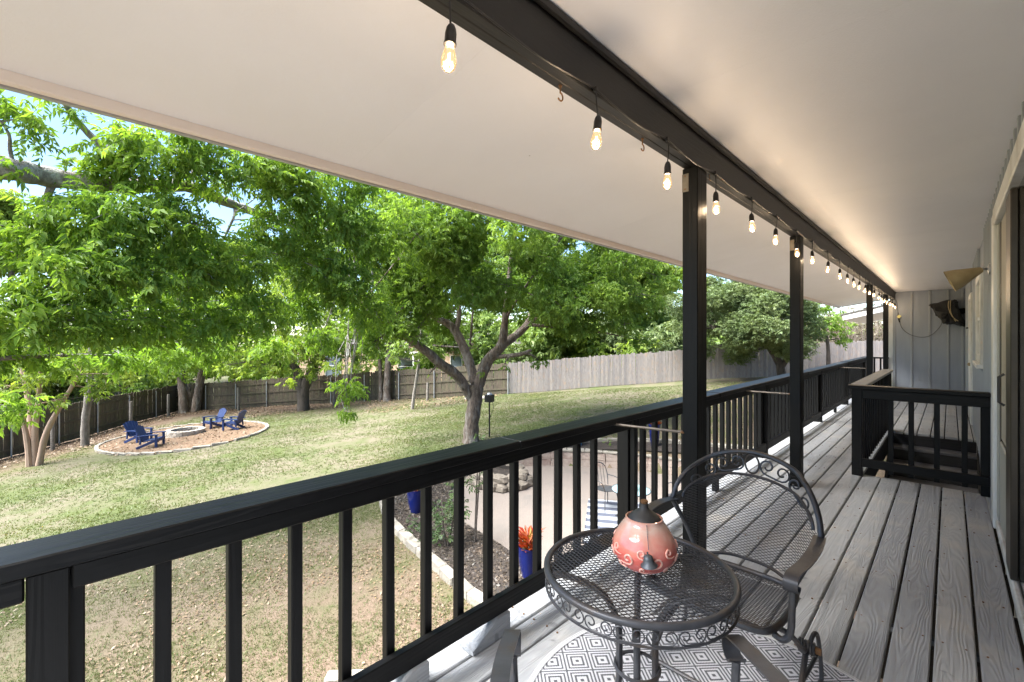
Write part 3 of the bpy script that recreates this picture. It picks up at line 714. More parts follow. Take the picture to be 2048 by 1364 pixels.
# ------------------------------------------------------------------ string lights under the beam
sg = thing('string_lights', (-1.03, 0, 2.44), 'black string lights with clear glowing bulbs strung along the beam', 'string lights')
BY = [0.10, 0.80, 1.54, 2.18, 2.83, 3.53, 4.18, 4.86, 5.52, 6.33, 7.09, 7.83, 8.34, 8.93, 9.6, 10.17, 10.85, 11.5, 12.05, 12.6, 13.3, 14.1, 14.6, 15.2]
cable = []
for i, y in enumerate(BY):
    cable.append((-1.026, y, 2.452))
    if i < len(BY) - 1:
        dy = BY[i + 1] - y; sag = random.uniform(.012, .03)
        cable += [(-1.024, y + dy * .3, 2.452 - sag * .7), (-1.024, y + dy * .55, 2.452 - sag), (-1.025, y + dy * .8, 2.452 - sag * .4)]
cable += [(-1.02, 15.5, 2.43), (-1.0, 15.56, 2.34), (-0.99, 15.57, 2.22), (-0.98, 15.57, 2.1)]
wpart(sg, 'cable', tube(smoothpath(cable, 3), 0.0042, 6), 'black_plastic', True)
sock = mk('socket', lathe([(0.004, 0.040), (0.009, 0.036), (0.014, 0.026), (0.0165, 0.012), (0.0165, -0.014), (0.0185, -0.016), (0.0185, -0.022), (0.015, -0.024)][::-1], 14), 'black_plastic', True)
glass = mk('bulb', lathe([(0.002, -0.098), (0.012, -0.096), (0.0195, -0.087), (0.0225, -0.074), (0.0215, -0.060), (0.0175, -0.044), (0.0135, -0.030), (0.0125, -0.023)], 16), 'bulb_glass', True)
fil = mk('filament', join(tube([(0.003, 0, -0.080), (0.0036, 0, -0.045)], 0.0016, 5), tube([(-0.003, 0, -0.080), (-0.0036, 0, -0.045)], 0.0016, 5)), 'filament')
for i, y in enumerate(BY):
    tilt = random.uniform(-.13, .13); tilt2 = random.uniform(-.12, .12)
    dx = random.uniform(-.008, .012)
    top = Vector((-1.026, y, 2.448)); zs = 2.448 - random.uniform(.095, .115)
    b = Vector((-1.026 + dx + tilt2 * .05, y + tilt * .06, zs))
    wpart(sg, 'drop_cord', tube(smoothpath([top, top.lerp(b, .4) + Vector((.004, random.uniform(-.008, .008), 0)), b], 4), 0.0032, 6), 'black_plastic', True)
    wpart(sg, 'clip', join(box(-1.034, -1.018, y - .010, y + .010, 2.443, 2.463, .003)), 'black_plastic')
    c = b - Vector((0, 0, 0.040)); L = sg.location
    rot = (tilt, tilt2, 0)
    s_ = link('socket', sock, sg, c - L, rot)
    g_ = link('bulb', glass, sg, c - L, rot); link('filament', fil, g_)
    pl = bpy.data.lights.new('bulb_light', 'POINT'); pl.energy = 0.55; pl.color = (1.0, 0.76, 0.52); pl.shadow_soft_size = 0.019
    po = link('bulb_light', pl, g_, (0, 0, -0.064))
wpart(sg, 'warning_tag', obox((-0.985, 15.55, 2.02), (-0.93, 15.54, 1.98), 0.002, 0.075, 0, (0.3, 0, 1)), 'tag_yellow')
wpart(sg, 'plug', tube([(-0.98, 15.565, 2.11), (-0.975, 15.565, 2.03), (-0.96, 15.565, 1.92)], [0.008, 0.012, 0.016], 8), 'black_plastic', True)
xc = thing('extension_cord', (-0.95, 15.56, 1.92), 'thin grey extension cord looping across the end wall to the covered bundle', 'cord')
wpart(xc, 'cord', tube(smoothpath([(-0.96, 15.565, 1.92), (-0.90, 15.56, 1.70), (-0.76, 15.555, 1.54), (-0.55, 15.555, 1.46), (-0.36, 15.555, 1.50), (-0.20, 15.54, 1.68), (-0.13, 15.50, 1.86)], 6), 0.007, 6), 'cord_grey', True)
wpart(xc, 'connector', tube([(-0.965, 15.565, 1.93), (-0.948, 15.565, 1.85)], 0.015, 8), 'black_plastic', True)

# cup hooks in the beam
hook = []
for (y, lb) in ((1.40, 'rusty open cup hook in the beam between the first two bulbs'), (2.06, 'rusty open cup hook in the beam nearer the first post'), (2.80, 'small brass hook where the beam meets the first post')):
    k = 1.0 if y < 2.5 else .55
    t = thing('cup_hook', (-1.098 if y < 2.5 else -1.05, y, 2.441), lb, 'hook', 'cup hooks under the beam')
    pts = [(0, 0, 0.0), (0, 0, -.028 * k)] + [(0, -.016 * k * math.sin(a) + .0, -.044 * k + .016 * k * math.cos(a)) for a in [R(d) for d in (0, -40, -80, -120, -160, -200, -235)]]
    lpart(t, 'hook', tube(smoothpath(pts, 3), 0.0032 * k, 7), 'rust', True)
    lpart(t, 'collar', lathe([(0.006 * k, -.006), (0.0075 * k, -.003), (0.0075 * k, 0)], 10), 'rust', True)

# brass cone spot lamp on the wall
lm = thing('wall_lamp', (0.262, 5.92, 2.07), 'brass cone shaped spot lamp on a swivel, fixed to the house wall', 'lamp')
ax = Vector((-0.91, -0.02, -0.40)).normalized(); A = Vector((0.262, 5.92, 2.07)) + Vector((-.05, -.02, 0))
def along(prof, n=28):
    V, F = lathe(prof, n); q = ax.to_track_quat('Z', 'Y'); return [tuple(A + q @ Vector(v)) for v in V], F
sh = wpart(lm, 'shade', along([(0.012, 0.0), (0.024, 0.005), (0.038, 0.04), (0.060, 0.10), (0.086, 0.165), (0.106, 0.235), (0.104, 0.233), (0.084, 0.163), (0.056, 0.10), (0.03, 0.05)]), 'brass', True)
wpart(lm, 'wall_plate', [(lambda vf: vf)(join(lathe([(0.052, 0), (0.05, .012), (0.02, .02)], 18)))][0] if False else ([(0.262 - z + .0, 5.92 + x, 2.07 + y) for x, y, z in lathe([(0.052, 0), (0.05, .012), (0.02, .02)], 18)[0]], lathe([(0.052, 0), (0.05, .012), (0.02, .02)], 18)[1]), 'steel', True)
wpart(lm, 'swivel', tube([(0.245, 5.92, 2.07), tuple(A - ax * .006)], [.010, .012], 8), 'steel', True)
wpart(lm, 'lamp_bulb', along([(0.015, 0.08), (0.03, 0.12), (0.045, 0.17), (0.03, 0.195), (0.004, 0.205)], 16), 'blind', True)

# covered bundle on the end wall
tv = thing('covered_bundle', (0.0, 15.35, 2.0), 'crumpled black cover wrapped over a bracketed bundle high on the end wall', 'cover')
bm = bmesh.new(); bmesh.ops.create_grid(bm, x_segments=26, y_segments=18, size=1)
prof = [(-0.36, 2.25), (-0.33, 2.28), (-0.02, 2.36), (0.10, 2.34), (0.13, 2.24), (0.25, 1.76), (0.22, 1.74), (0.02, 1.78), (-0.10, 1.80), (-0.20, 1.96), (-0.36, 2.25)]
bm.free()
def blob(cx, cy, cz, a, b, c, n=20, m=14, seed=1, amp=.03, pw=0.6):
    rs = np.random.default_rng(seed); ph = rs.uniform(0, 6, 12); V = []; F = []
    for i in range(m + 1):
        th = math.pi * i / m
        for k in range(n):
            f = 2 * math.pi * k / n
            x, y, z = math.sin(th) * math.cos(f), math.sin(th) * math.sin(f), math.cos(th)
            sg_ = lambda v: math.copysign(abs(v) ** pw, v)
            w = 1 + amp * (math.sin(5 * x + ph[0]) * math.sin(6 * z + ph[1]) + .7 * math.sin(11 * y + 7 * z + ph[2]) + .5 * math.sin(15 * x - 9 * z + ph[3]))
            V.append((cx + a * sg_(x) * w, cy + b * sg_(y) * w, cz + c * sg_(z) * w))
    for i in range(m):
        for k in range(n): F.append((i * n + k, i * n + (k + 1) % n, (i + 1) * n + (k + 1) % n, (i + 1) * n + k))
    return V, F
P2 = [Vector((x, z, 0)) for x, z in prof[:-1]]; P2 = smoothpath([p for p in P2] + [P2[0]], 5)[:-1]
cc = sum(P2, Vector()) / len(P2); V = []; F = []; n_ = len(P2); rr0 = random.Random(4)
rings = [(15.46, .90), (15.40, 1.0), (15.30, 1.02), (15.20, .98), (15.12, .92), (15.06, .75), (15.04, .4), (15.05, .08)]
for j, (yy, k_) in enumerate(rings):
    for i, p in enumerate(P2):
        w_ = .016 * math.sin(i * 1.3 + j * .9) + .010 * math.sin(i * 2.9 - j * 1.7)
        q_ = cc + (p - cc) * k_; V.append((q_.x + w_, yy + 1.3 * w_ + rr0.uniform(-.006, .006), q_.y + w_))
for j in range(len(rings) - 1):
    for i in range(n_): F.append((j * n_ + i, j * n_ + (i + 1) % n_, (j + 1) * n_ + (i + 1) % n_, (j + 1) * n_ + i))
F.append(tuple(range(n_))); F.append(tuple((len(rings) - 1) * n_ + i for i in range(n_)))
wpart(tv, 'cover', (V, F), 'black_fabric', True)
wpart(tv, 'wall_arm', obox((0.10, 15.30, 2.08), (0.276, 15.42, 2.10), 0.06, 0.13, .006), 'black_plastic')
wpart(tv, 'tie_cord', tube(smoothpath([(-0.02, 15.045, 2.33), (-0.03, 15.03, 2.2), (0.0, 15.02, 2.05), (0.06, 15.02, 1.92), (0.14, 15.03, 1.84)], 5), 0.008, 6), 'cord_tan', True)
wpart(tv, 'tie_cord', tube(smoothpath([(0.01, 15.045, 2.34), (0.005, 15.03, 2.2), (0.015, 15.015, 2.05), (0.045, 15.02, 1.95), (0.10, 15.02, 1.83)], 5), 0.007, 6), 'cord_tan', True)
# small thermometer-like sensor by the back door
sn = thing('wall_sensor', (0.262, 12.4, 1.55), 'small grey wall sensor beside the far door', 'sensor')
wpart(sn, 'housing', box(0.225, 0.274, 12.37, 12.43, 1.48, 1.62, .01), 'steel')
wpart(sn, 'lens', lathe([(0.02, 0), (0.022, .02), (0.01, .03)], 12, (0.24, 12.4, 1.62)), 'black_plastic', True)

# ------------------------------------------------------------------ rug
rug = thing('round_rug', (-0.55, 1.66, 0.004), 'round black and white rug woven with concentric diamonds under the bistro set', 'rug')
nr = 72; V = []; F = []
rl = lpart(rug, 'woven_field', lathe([(0.735, 0.0), (0.737, 0.006), (0.70, 0.007), (0.30, 0.007), (0.02, 0.007)], nr), 'diamond_weave')
lpart(rug, 'bound_edge', lathe([(0.738, 0.0), (0.738, 0.0078), (0.752, 0.009), (0.764, 0.007), (0.767, 0.0)], nr), 'diamond_weave', True)

# ------------------------------------------------------------------ bistro table
def lattice(inside, a, b, x0, x1, y0, y1, surf, th, wd, rot=0.0):
    """expanded-metal sheet: diamond cells (half diagonals a,b) mapped by surf(x,y)->point; wired as one connected lattice"""
    bm = bmesh.new(); vd = {}
    ca, sa = math.cos(rot), math.sin(rot)
    def vert(i, j):
        k = (i, j)
        if k not in vd:
            x, y = i * a, j * b; xr, yr = x * ca - y * sa, x * sa + y * ca
            vd[k] = bm.verts.new(surf(xr, yr))
        return vd[k]
    ni = int(max(abs(x0), abs(x1)) * 1.5 / a) + 2; nj = int(max(abs(y0), abs(y1)) * 1.5 / b) + 2
    for i in range(-ni, ni):
        for j in range(-nj, nj):
            if (i + j) % 2: continue
            cx, cyy = (i) * a, (j) * b; xr, yr = cx * ca - cyy * sa, cx * sa + cyy * ca
            if inside(xr, yr): bm.faces.new([vert(i - 1, j), vert(i, j - 1), vert(i + 1, j), vert(i, j + 1)])
    me = bpy.data.meshes.new('m'); bm.to_mesh(me); bm.free()
    # ribbons along every edge (cheap wire)
    P = np.array([v.co[:] for v in me.vertices]); E = np.array([e.vertices[:] for e in me.edges])
    bpy.data.meshes.remove(me)
    return P, E
def wires(P, E, nrm, w, th):
    """square-section wire for each edge; nrm = sheet normal (array or vector)"""
    p, q_ = P[E[:, 0]], P[E[:, 1]]; d = q_ - p; L = np.linalg.norm(d, axis=1, keepdims=True); d = d / L
    n = np.broadcast_to(np.asarray(nrm, float), d.shape); s = np.cross(d, n); s /= np.linalg.norm(s, axis=1, keepdims=True); n2 = np.cross(s, d)
    p = p - d * w * .4; q_ = q_ + d * w * .4
    C = []
    for base in (p, q_):
        for a_, b_ in ((-1, -1), (1, -1), (1, 1), (-1, 1)): C.append(base + s * a_ * w / 2 + n2 * b_ * th / 2)
    V = np.stack(C, 1); m = len(V)
    t = []
    for k in range(4):
        k2 = (k + 1) % 4; t += [(k, k2, 4 + k2), (k, 4 + k2, 4 + k)]
    T = (np.array(t)[None] + (np.arange(m) * 8)[:, None, None]).reshape(-1, 3)
    return V.reshape(-1, 3), T
def spiral_scroll(r0=0.4, turns=0.75, n=10):
    """unit C/S scroll in xy: curls at both ends"""
    pts = []
    for i in range(n + 1):
        t = i / n; a = math.pi * (1.5 - 2.0 * turns * (1 - t)); r = r0 * (0.35 + 0.65 * t)
        pts.append((-0.5 + r0 * .9 + r * math.cos(a), -0.02 + r * math.sin(a)))
    return pts
TB = (-0.713, 1.303); TZ = 0.72; TRR = 0.286
tb = thing('bistro_table', (TB[0], TB[1], 0), 'round wrought iron bistro table with mesh top and scrolled apron', 'table')
P, E = lattice(lambda x, y: x * x + y * y < (TRR - .004) ** 2, 0.0115, 0.0086, -TRR, TRR, -TRR, TRR, lambda x, y: (x, y, TZ - 0.006), .003, .002, R(18))
o = link('mesh_top', trimesh('mesh_top', wires(P, E, (0, 0, 1), 0.0019, 0.0022), 'iron'), tb)
N = 72
lpart(tb, 'rim', tube([(TRR * math.cos(2 * math.pi * i / N), TRR * math.sin(2 * math.pi * i / N), TZ - .006) for i in range(N)], 0.0105, 10, True), 'iron', True)
lpart(tb, 'apron_ring', tube([((TRR + .003) * math.cos(2 * math.pi * i / N), (TRR + .003) * math.sin(2 * math.pi * i / N), TZ - .060) for i in range(N)], 0.0035, 6, True), 'iron', True)
def scroll_pts(w, h):
    """S-scroll: two curls mirrored"""
    half = []
    for i in range(15):
        t = i / 14; a = R(-100) + t * R(430); r = h * (0.46 - 0.32 * t)
        half.append((w * .26 + r * math.cos(a), h * .04 + r * math.sin(a) * (1 - 2 * 0)))
    return half[::-1] + [(-x, y) for x, y in half]
NS = 22
for sgn in range(1):
    w_ = 2 * math.pi * (TRR + .003) / NS; h_ = .046
    pts = [((TRR + .003) * math.cos(x / (TRR + .003)), (TRR + .003) * math.sin(x / (TRR + .003)), TZ - .036 + y) for x, y in scroll_pts(w_, h_)]
    scm = mk('scroll', tube(pts, 0.0021, 5), 'iron', True)
    for i in range(NS): link('scroll', scm, tb, (0, 0, 0), (0, 0, 2 * math.pi * i / NS))
legp = smoothpath([(0.27, 0, 0.66), (0.20, 0, 0.655), (0.11, 0, 0.62), (0.062, 0, 0.54), (0.055, 0, 0.44), (0.060, 0, 0.33), (0.095, 0, 0.22), (0.17, 0, 0.10), (0.235, 0, 0.03), (0.25, 0, 0.012)], 5)
lgm = mk('leg', tube(legp, 0.0105, 8), 'iron', True); ftm = mk('foot', lathe([(0.016, 0), (0.018, .004), (0.014, .014), (0.008, .02)], 12), 'iron', True)
for i in range(4):
    lg = link('leg', lgm, tb, (0, 0, 0), (0, 0, R(28 + 90 * i))); link('foot', ftm, lg, (0.25, 0, 0.0115))
lpart(tb, 'leg_collar', tube([(.068 * math.cos(2 * math.pi * i / 28), .068 * math.sin(2 * math.pi * i / 28), .405) for i in range(28)], 0.006, 6, True), 'iron', True)
lpart(tb, 'centre_ring', tube([(.10 * math.cos(2 * math.pi * i / 24), .10 * math.sin(2 * math.pi * i / 24), .19) for i in range(24)], 0.005, 6, True), 'iron', True)

# ------------------------------------------------------------------ spring rocker chair
def backy(x, z):
    """barrel back: middle sits farther back, leaning with height"""
    return 0.235 + 0.055 * (1 - (x / .31) ** 2) + (z - .38) * 0.14 - 0.10 * max(0.0, abs(x) - .19) / .12
def chair(name, loc, rz, label):
    t = thing(name, loc, label, 'chair', 'wrought iron bistro chairs', rz)
    # seat frame
    sp_ = [(-.20, .215, .385), (-.235, .10, .40), (-.245, -.08, .415), (-.235, -.19, .42), (-.20, -.235, .42), (-.10, -.25, .42), (.10, -.25, .42), (.20, -.235, .42), (.235, -.19, .42), (.245, -.08, .415), (.235, .10, .40), (.20, .215, .385), (.10, .25, .382), (-.10, .25, .382)]
    lpart(t, 'seat_frame', tube(smoothpath(sp_ + [sp_[0]], 4)[:-1], 0.0125, 8, True), 'iron', True)
    def seatz(x, y): return .408 - .05 * (y + .25) - .012 * math.cos(x * 6) * (1 if abs(y) < .2 else .4)
    P, E = lattice(lambda x, y: (abs(x) / .238) ** 5 + (abs(y) / .242) ** 5 < 1, 0.0115, 0.0062, -.25, .25, -.25, .25, lambda x, y: (x, y, seatz(x, y)), 0, 0)
    link('seat_mesh', trimesh('seat_mesh', wires(P, E, (0, 0, 1), .0019, .0018), 'iron'), t)
    lpart(t, 'seat_brace', tube([(-.23, -.17, .395), (.23, -.17, .395)], .006, 6), 'iron', True)
    # outer arch of the back
    arch = []
    for i in range(41):
        a = math.pi * i / 40
        x = .305 * math.cos(a) ; z = .64 + .255 * math.sin(a) ** .9
        arch.append((x, backy(x, z), z))
    low_r = [(.20, .225, .39), (.235, .225, .47), (.27, .215, .55)]
    full = low_r + arch + [(-x, y, z) for x, y, z in low_r[::-1]]
    lpart(t, 'back_frame', tube(smoothpath(full, 2), 0.0115, 8), 'iron', True)
    inn = []
    for i in range(31):
        a = math.pi * i / 30; x = .272 * math.cos(a); z = .655 + .135 * math.sin(a)
        inn.append((x, backy(x, z) - .002, z))
    lpart(t, 'back_arch', tube(inn, 0.007, 6), 'iron', True)
    lpart(t, 'back_lower_rail', tube(smoothpath([(-.20, .232, .395), (-.10, backy(-.1, .41), .41), (0, backy(0, .415), .415), (.10, backy(.1, .41), .41), (.20, .232, .395)], 5), .008, 6), 'iron', True)
    def inb(x, z):
        if z < .415: return False
        lim = .212 + (z - .41) / .23 * .075 if z < .64 else .283
        if abs(x) > lim: return False
        return z < .655 + .135 * math.sqrt(max(0, 1 - (x / .272) ** 2)) or z < .645
    P, E = lattice(lambda x, y: inb(x, y + .6), 0.0125, 0.0062, -.3, .3, -.25, .25, lambda x, y: (x, backy(x, y + .6), y + .6), 0, 0)
    link('back_mesh', trimesh('back_mesh', wires(P, E, (0, -1, .1), .0017, .0018), 'iron'), t)
    # scrollwork between the arches
    def sc(cx, cz, w, h, rot, mirror=1, turns=430):
        pts = []
        for i in range(17):
            q_ = i / 16; a = R(-100) + q_ * R(turns); r = h * (0.5 - 0.36 * q_)
            pts.append((w * .25 + r * math.cos(a), r * math.sin(a)))
        pts = pts[::-1] + [(-x, y) for x, y in pts]
        out = []
        for x, z in pts:
            x *= mirror; xx = cx + x * math.cos(rot) - z * math.sin(rot); zz = cz + x * math.sin(rot) + z * math.cos(rot)
            out.append((xx, backy(xx, zz), zz))
        return tube(out, .0042, 6)
    lpart(t, 'scroll_ring', tube([(.030 * math.cos(2 * math.pi * i / 24), backy(0, .842), .842 + .044 * math.sin(2 * math.pi * i / 24)) for i in range(24)], .0045, 6, True), 'iron', True)
    for s_ in (-1, 1):
        lpart(t, 'scroll', sc(s_ * .098, .832, .13, .072, -s_ * R(16), s_), 'iron', True)
        lpart(t, 'scroll', sc(s_ * .205, .765, .13, .055, -s_ * R(48), -s_), 'iron', True)
        # strap arm with curled front
        pts = []; sd = []
        for q_, (x, y, z) in enumerate([(.300, .19, .645), (.312, .10, .655), (.318, 0, .655), (.312, -.10, .645), (.300, -.18, .640), (.297, -.212, .632), (.296, -.225, .612), (.296, -.215, .588), (.296, -.190, .580), (.296, -.178, .592)]):
            pts.append((s_ * x, y, z)); sd.append((1, 0, 0))
        P_ = smoothpath(pts, 4); lpart(t, 'arm', ribbon(P_, [(1, 0, 0)] * len(P_), .044, .005), 'iron', True)
        lpart(t, 'arm_post', tube(smoothpath([(s_ * .295, -.186, .583), (s_ * .292, -.185, .50), (s_ * .288, -.188, .43), (s_ * .268, -.195, .40), (s_ * .238, -.19, .405)], 6), .0115, 8), 'iron', True)
        # spring base
        lpart(t, 'seat_hanger', tube(smoothpath([(s_ * .235, -.14, .405), (s_ * .262, -.05, .34), (s_ * .268, .06, .24), (s_ * .262, .13, .205)], 6), .010, 8), 'iron', True)
        coil = [(s_ * (.235 + .06 * k_ / 40), .155 + .022 * math.cos(k_ * .95), .205 + .022 * math.sin(k_ * .95)) for k_ in range(41)]
        cs = lpart(t, 'spring', tube(coil, .0052, 6), 'iron', True)
        lpart(cs, 'spring_pin', tube([(s_ * .222, .155, .205), (s_ * .312, .155, .205)], .013, 8), 'rust', True)
        lpart(t, 'leg', tube(smoothpath([(s_ * .262, .155, .205), (s_ * .27, .05, .14), (s_ * .275, -.06, .045), (s_ * .272, -.10, .02)], 5), .0105, 8), 'iron', True)
        lpart(t, 'leg', tube(smoothpath([(s_ * .268, .155, .195), (s_ * .275, .20, .235), (s_ * .28, .25, .215), (s_ * .285, .275, .12), (s_ * .288, .285, .03), (s_ * .286, .262, .018), (s_ * .282, .235, .022)], 5), .0085, 8), 'iron', True)
        lpart(t, 'side_strut', tube([(s_ * .27, .03, .125), (s_ * .282, .272, .14)], .0075, 6), 'iron', True)
    lpart(t, 'floor_bar', tube([(-.272, -.10, .02), (.272, -.10, .02)], .0085, 8), 'iron', True)
    return t
chair('bistro_chair', (-0.675, 1.955, 0.012), R(-1), 'wrought iron bistro chair with arched scroll back facing the round table')
chair('bistro_chair', (-0.50, 0.93, 0.012), R(180 + 42), 'wrought iron bistro chair of which only the strap arms show in front of the table')

# ------------------------------------------------------------------ ceramic oil lantern on the table
LANT = 0.95
cl = thing('ceramic_lantern', (TB[0] + .018, TB[1] + .012, TZ + .0035), 'coral glazed ceramic oil lantern with dark cone lid and hanging snuffer bell', 'lantern')
cl.scale = (LANT, LANT, LANT)
prof = [(0.050, 0), (0.062, .004), (0.084, .022), (0.100, .048), (0.1045, .068), (0.101, .090), (0.090, .115), (0.075, .138), (0.063, .155), (0.060, .163), (0.057, .165), (0.054, .160)]
def prad(z):
    for (r0, z0), (r1, z1) in zip(prof[:-1], prof[1:]):
        if z0 <= z <= z1: return r0 + (r1 - r0) * (z - z0) / (z1 - z0 + 1e-9)
    return prof[-1][0]
sm = [(prad(z), z) for z in np.linspace(0.0, .163, 26)] + [(0.060, .166), (0.056, .167), (0.053, .160)]
body = lpart(cl, 'body', lathe(sm, 48), 'coral_glaze', True)
lid = lpart(cl, 'lid', lathe([(0.054, .158), (0.053, .163), (0.041, .176), (0.026, .187), (0.017, .194), (0.0135, .199), (0.0130, .211), (0.010, .213)], 30), 'clay_glaze_dark', True)
lpart(lid, 'wick_holder', lathe([(0.010, .211), (0.0125, .215), (0.0125, .221), (0.006, .224)], 14), 'rust', True)
def relief(ang, z, s, hand, turns=400):
    pts = []
    for i in range(22):
        q_ = i / 21; a = R(-95) + q_ * R(turns); r = s * (0.55 - 0.42 * q_)
        pts.append((hand * r * math.cos(a), r * math.sin(a)))
    tail = [(hand * (-s * .95 * k) , -s * .55 - s * .25 * k * (1 - k)) for k in (1.0, .66, .33)]
    out = []
    for x, y in tail + pts:
        zz = min(max(z + y, .004), .15); rr = prad(zz) + .0008; aa = ang + x / max(rr, .03)
        out.append((rr * math.cos(aa), rr * math.sin(aa), zz))
    return tube(out, [0.0028 * (0.5 + min(1, min(i, len(out) - i) / 5) * .6) for i in range(len(out))], 6)
rr_ = random.Random(3)
for i in range(7):
    a = 2 * math.pi * i / 7 + .2
    lpart(body, 'relief_scroll', relief(a, .058 + rr_.uniform(-.006, .004), .034, 1), 'glaze_relief', True)
    lpart(body, 'relief_scroll', relief(a + .43, .086 + rr_.uniform(-.006, .006), .026, -1), 'glaze_relief', True)
    lpart(body, 'relief_scroll', relief(a + .45, .030, .018, -1, 330), 'glaze_relief', True)
fa = math.atan2(-1.30, .69) + R(7)
def rp_(r, z, a=fa): return (r * math.cos(a), r * math.sin(a), z)
chain = [rp_(.054, .162), rp_(.066, .160), rp_(.082, .137), rp_(.097, .118), rp_(.106, .106)]
links_ = smoothpath(chain, 6)
lpart(cl, 'chain', join(*[lathe([(0.0004, -.0016), (0.0016, 0), (0.0004, .0016)], 6, tuple(p)) for p in links_[::1]] + [tube(links_, .0007, 5)]), 'bell_metal', True)
lpart(cl, 'snuffer_bell', lathe([(0.026, 0), (0.025, .003), (0.0165, .011), (0.0150, .021), (0.0130, .029), (0.0070, .033), (0.0025, .035), (0.0025, .042)], 18), 'bell_metal', True, rp_(.119, .062), (R(4), R(-6), 0))

# ------------------------------------------------------------------ fences
def fence(name, A, B, label, pmat_, h, gap, posts_every, post_kind, rails_front):
    A = Vector((A[0], A[1], 0)); B = Vector((B[0], B[1], 0)); d = B - A; L = d.length; d.normalize()
    nrm = Vector((d.y, -d.x, 0))
    if nrm.dot(Vector((-5, 5, 0)) - A) < 0: nrm = -nrm            # towards the yard
    t = thing(name, (A.x, A.y, gz(A.x, A.y)), label, 'fence', 'wooden fences around the yard')
    ang = math.atan2(d.y, d.x); base = t.location.copy(); w = .138
    pk = []
    for v in range(4):
        hh = h + (v - 1.5) * .022; e = .03
        V = []
        for yy in (-.009, .009):
            V += [(-w / 2, yy, 0), (w / 2, yy, 0), (w / 2, yy, hh - e), (w / 2 - e, yy, hh), (-w / 2 + e, yy, hh), (-w / 2, yy, hh - e)]
        F = [(0, 1, 2, 3, 4, 5), (11, 10, 9, 8, 7, 6)] + [(i, (i + 1) % 6 + 0, (i + 1) % 6 + 6, i + 6) for i in range(6)]
        pk.append(mk('picket', (V, F), pmat_))
    n = int(L / (w + gap))
    for i in range(n):
        p = A + d * ((i + .5) * (w + gap)); z = gz(p.x, p.y) + .03 + random.uniform(-.012, .012)
        link('picket', random.choice(pk), t, (p.x - base.x, p.y - base.y, z - base.z), (random.uniform(-.008, .008), random.uniform(-.012, .012), ang))
    side = nrm if rails_front else -nrm
    seg = max(1, int(round(L / posts_every)))
    for zz in (0.32, 0.98, 1.56):
        for k in range(seg):
            p = A + d * (L * k / seg + .01) + side * .030; q_ = A + d * (L * (k + 1) / seg - .01) + side * .030
            wpart(t, 'fence_rail', obox((p.x, p.y, gz(p.x, p.y) + zz), (q_.x, q_.y, gz(q_.x, q_.y) + zz), .038, .085), pmat_)
    for k in range(seg + 1):
        p = A + d * (L * k / seg) + side * .085; z = gz(p.x, p.y)
        if post_kind == 'steel': wpart(t, 'steel_post', tube([(p.x, p.y, z - .2), (p.x, p.y, z + h - .12)], .034, 10), 'steel', True)
        else: wpart(t, 'wood_post', box(p.x - .045, p.x + .045, p.y - .045, p.y + .045, z - .2, z + h - .05), pmat_)
    return t
FC = (-38.5, 6.2); FJ = (-19.2, 19.4)
fence('side_fence', FC, (-25.6, -4.2), 'dark weathered board fence on the left side of the yard', 'dark_picket', 1.83, .006, 2.4, 'steel', True)
fence('back_fence', FC, FJ, 'dark weathered board fence across the back behind the fire pit', 'dark_picket', 1.83, .006, 2.4, 'steel', True)
fence('grey_fence', FJ, (-1.8, 36.0), 'pale grey board fence on the right, flat face to the yard', 'grey_picket', 1.86, .002, 2.4, 'wood', False)
# leaning wooden stakes in front of the dark fences
for (u, v, hh, ln, lb) in ((-29.2, 0.1, 1.35, .02, 'mossy short wooden post in front of side fence near the pale sapling'), (-33.2, 3.2, 1.5, .10, 'leaning wooden post in front of the side fence'),
                       (-35.9, 5.3, 1.45, .06, 'wooden post standing near the fence corner'), (-33.3, 8.6, 1.5, -.05, 'wooden post against the back fence behind the blue chairs'),
                       (-27.6, 12.4, 1.5, .02, 'wooden post against the back fence beside the dark trunk'), (-22.6, 15.9, 1.1, .03, 'short wooden post near the grey fence end')):
    t = thing('wooden_stake', (u, v, gz(u, v)), lb, 'post', 'old wooden stakes along the fence')
    lpart(t, 'stake', tube([(0, 0, -.2), (ln * .5, 0, hh * .5), (ln * 1.6, 0, hh)], [.085, .08, .075], 9), 'bark_grey', True)
    lpart(t, 'stake_top', lathe([(.074, 0), (.06, .012), (.02, .016)], 9, (ln * 1.6, 0, hh)), 'bark_dark')

# ------------------------------------------------------------------ neighbour's brick house
nb = thing('brick_house', (-40, 22, -3), 'neighbouring brick house with dark shingle roof behind the back fence', 'house')
def face(vf, rot, org):
    c_, s_ = math.cos(rot), math.sin(rot); return [(org[0] + x * c_ - y * s_, org[1] + x * s_ + y * c_, org[2] + z) for x, y, z in vf[0]], vf[1]
nrot = math.atan2(19.4 - 6.2, -19.2 + 38.5); norg = (-44.5, 14.0, -3.2)
def npart(parent, name, vf, mat):
    o = lpart(parent, name, vf, mat); return o
nb.location = norg; nb.rotation_euler = (0, 0, nrot)
nw = lpart(nb, 'brick_wall', box(0, 24, 0, 9, -0.5, 4.1), 'neighbour_brick')
lpart(nb, 'roof', ([(-.5, -.6, 4.1), (24.5, -.6, 4.1), (24.5, 9.6, 4.1), (-.5, 9.6, 4.1), (4.5, 4.5, 5.7), (19.5, 4.5, 5.7)], [(0, 1, 5, 4), (1, 2, 5), (2, 3, 4, 5), (3, 0, 4), (0, 3, 2, 1)]), 'roof_shingle')
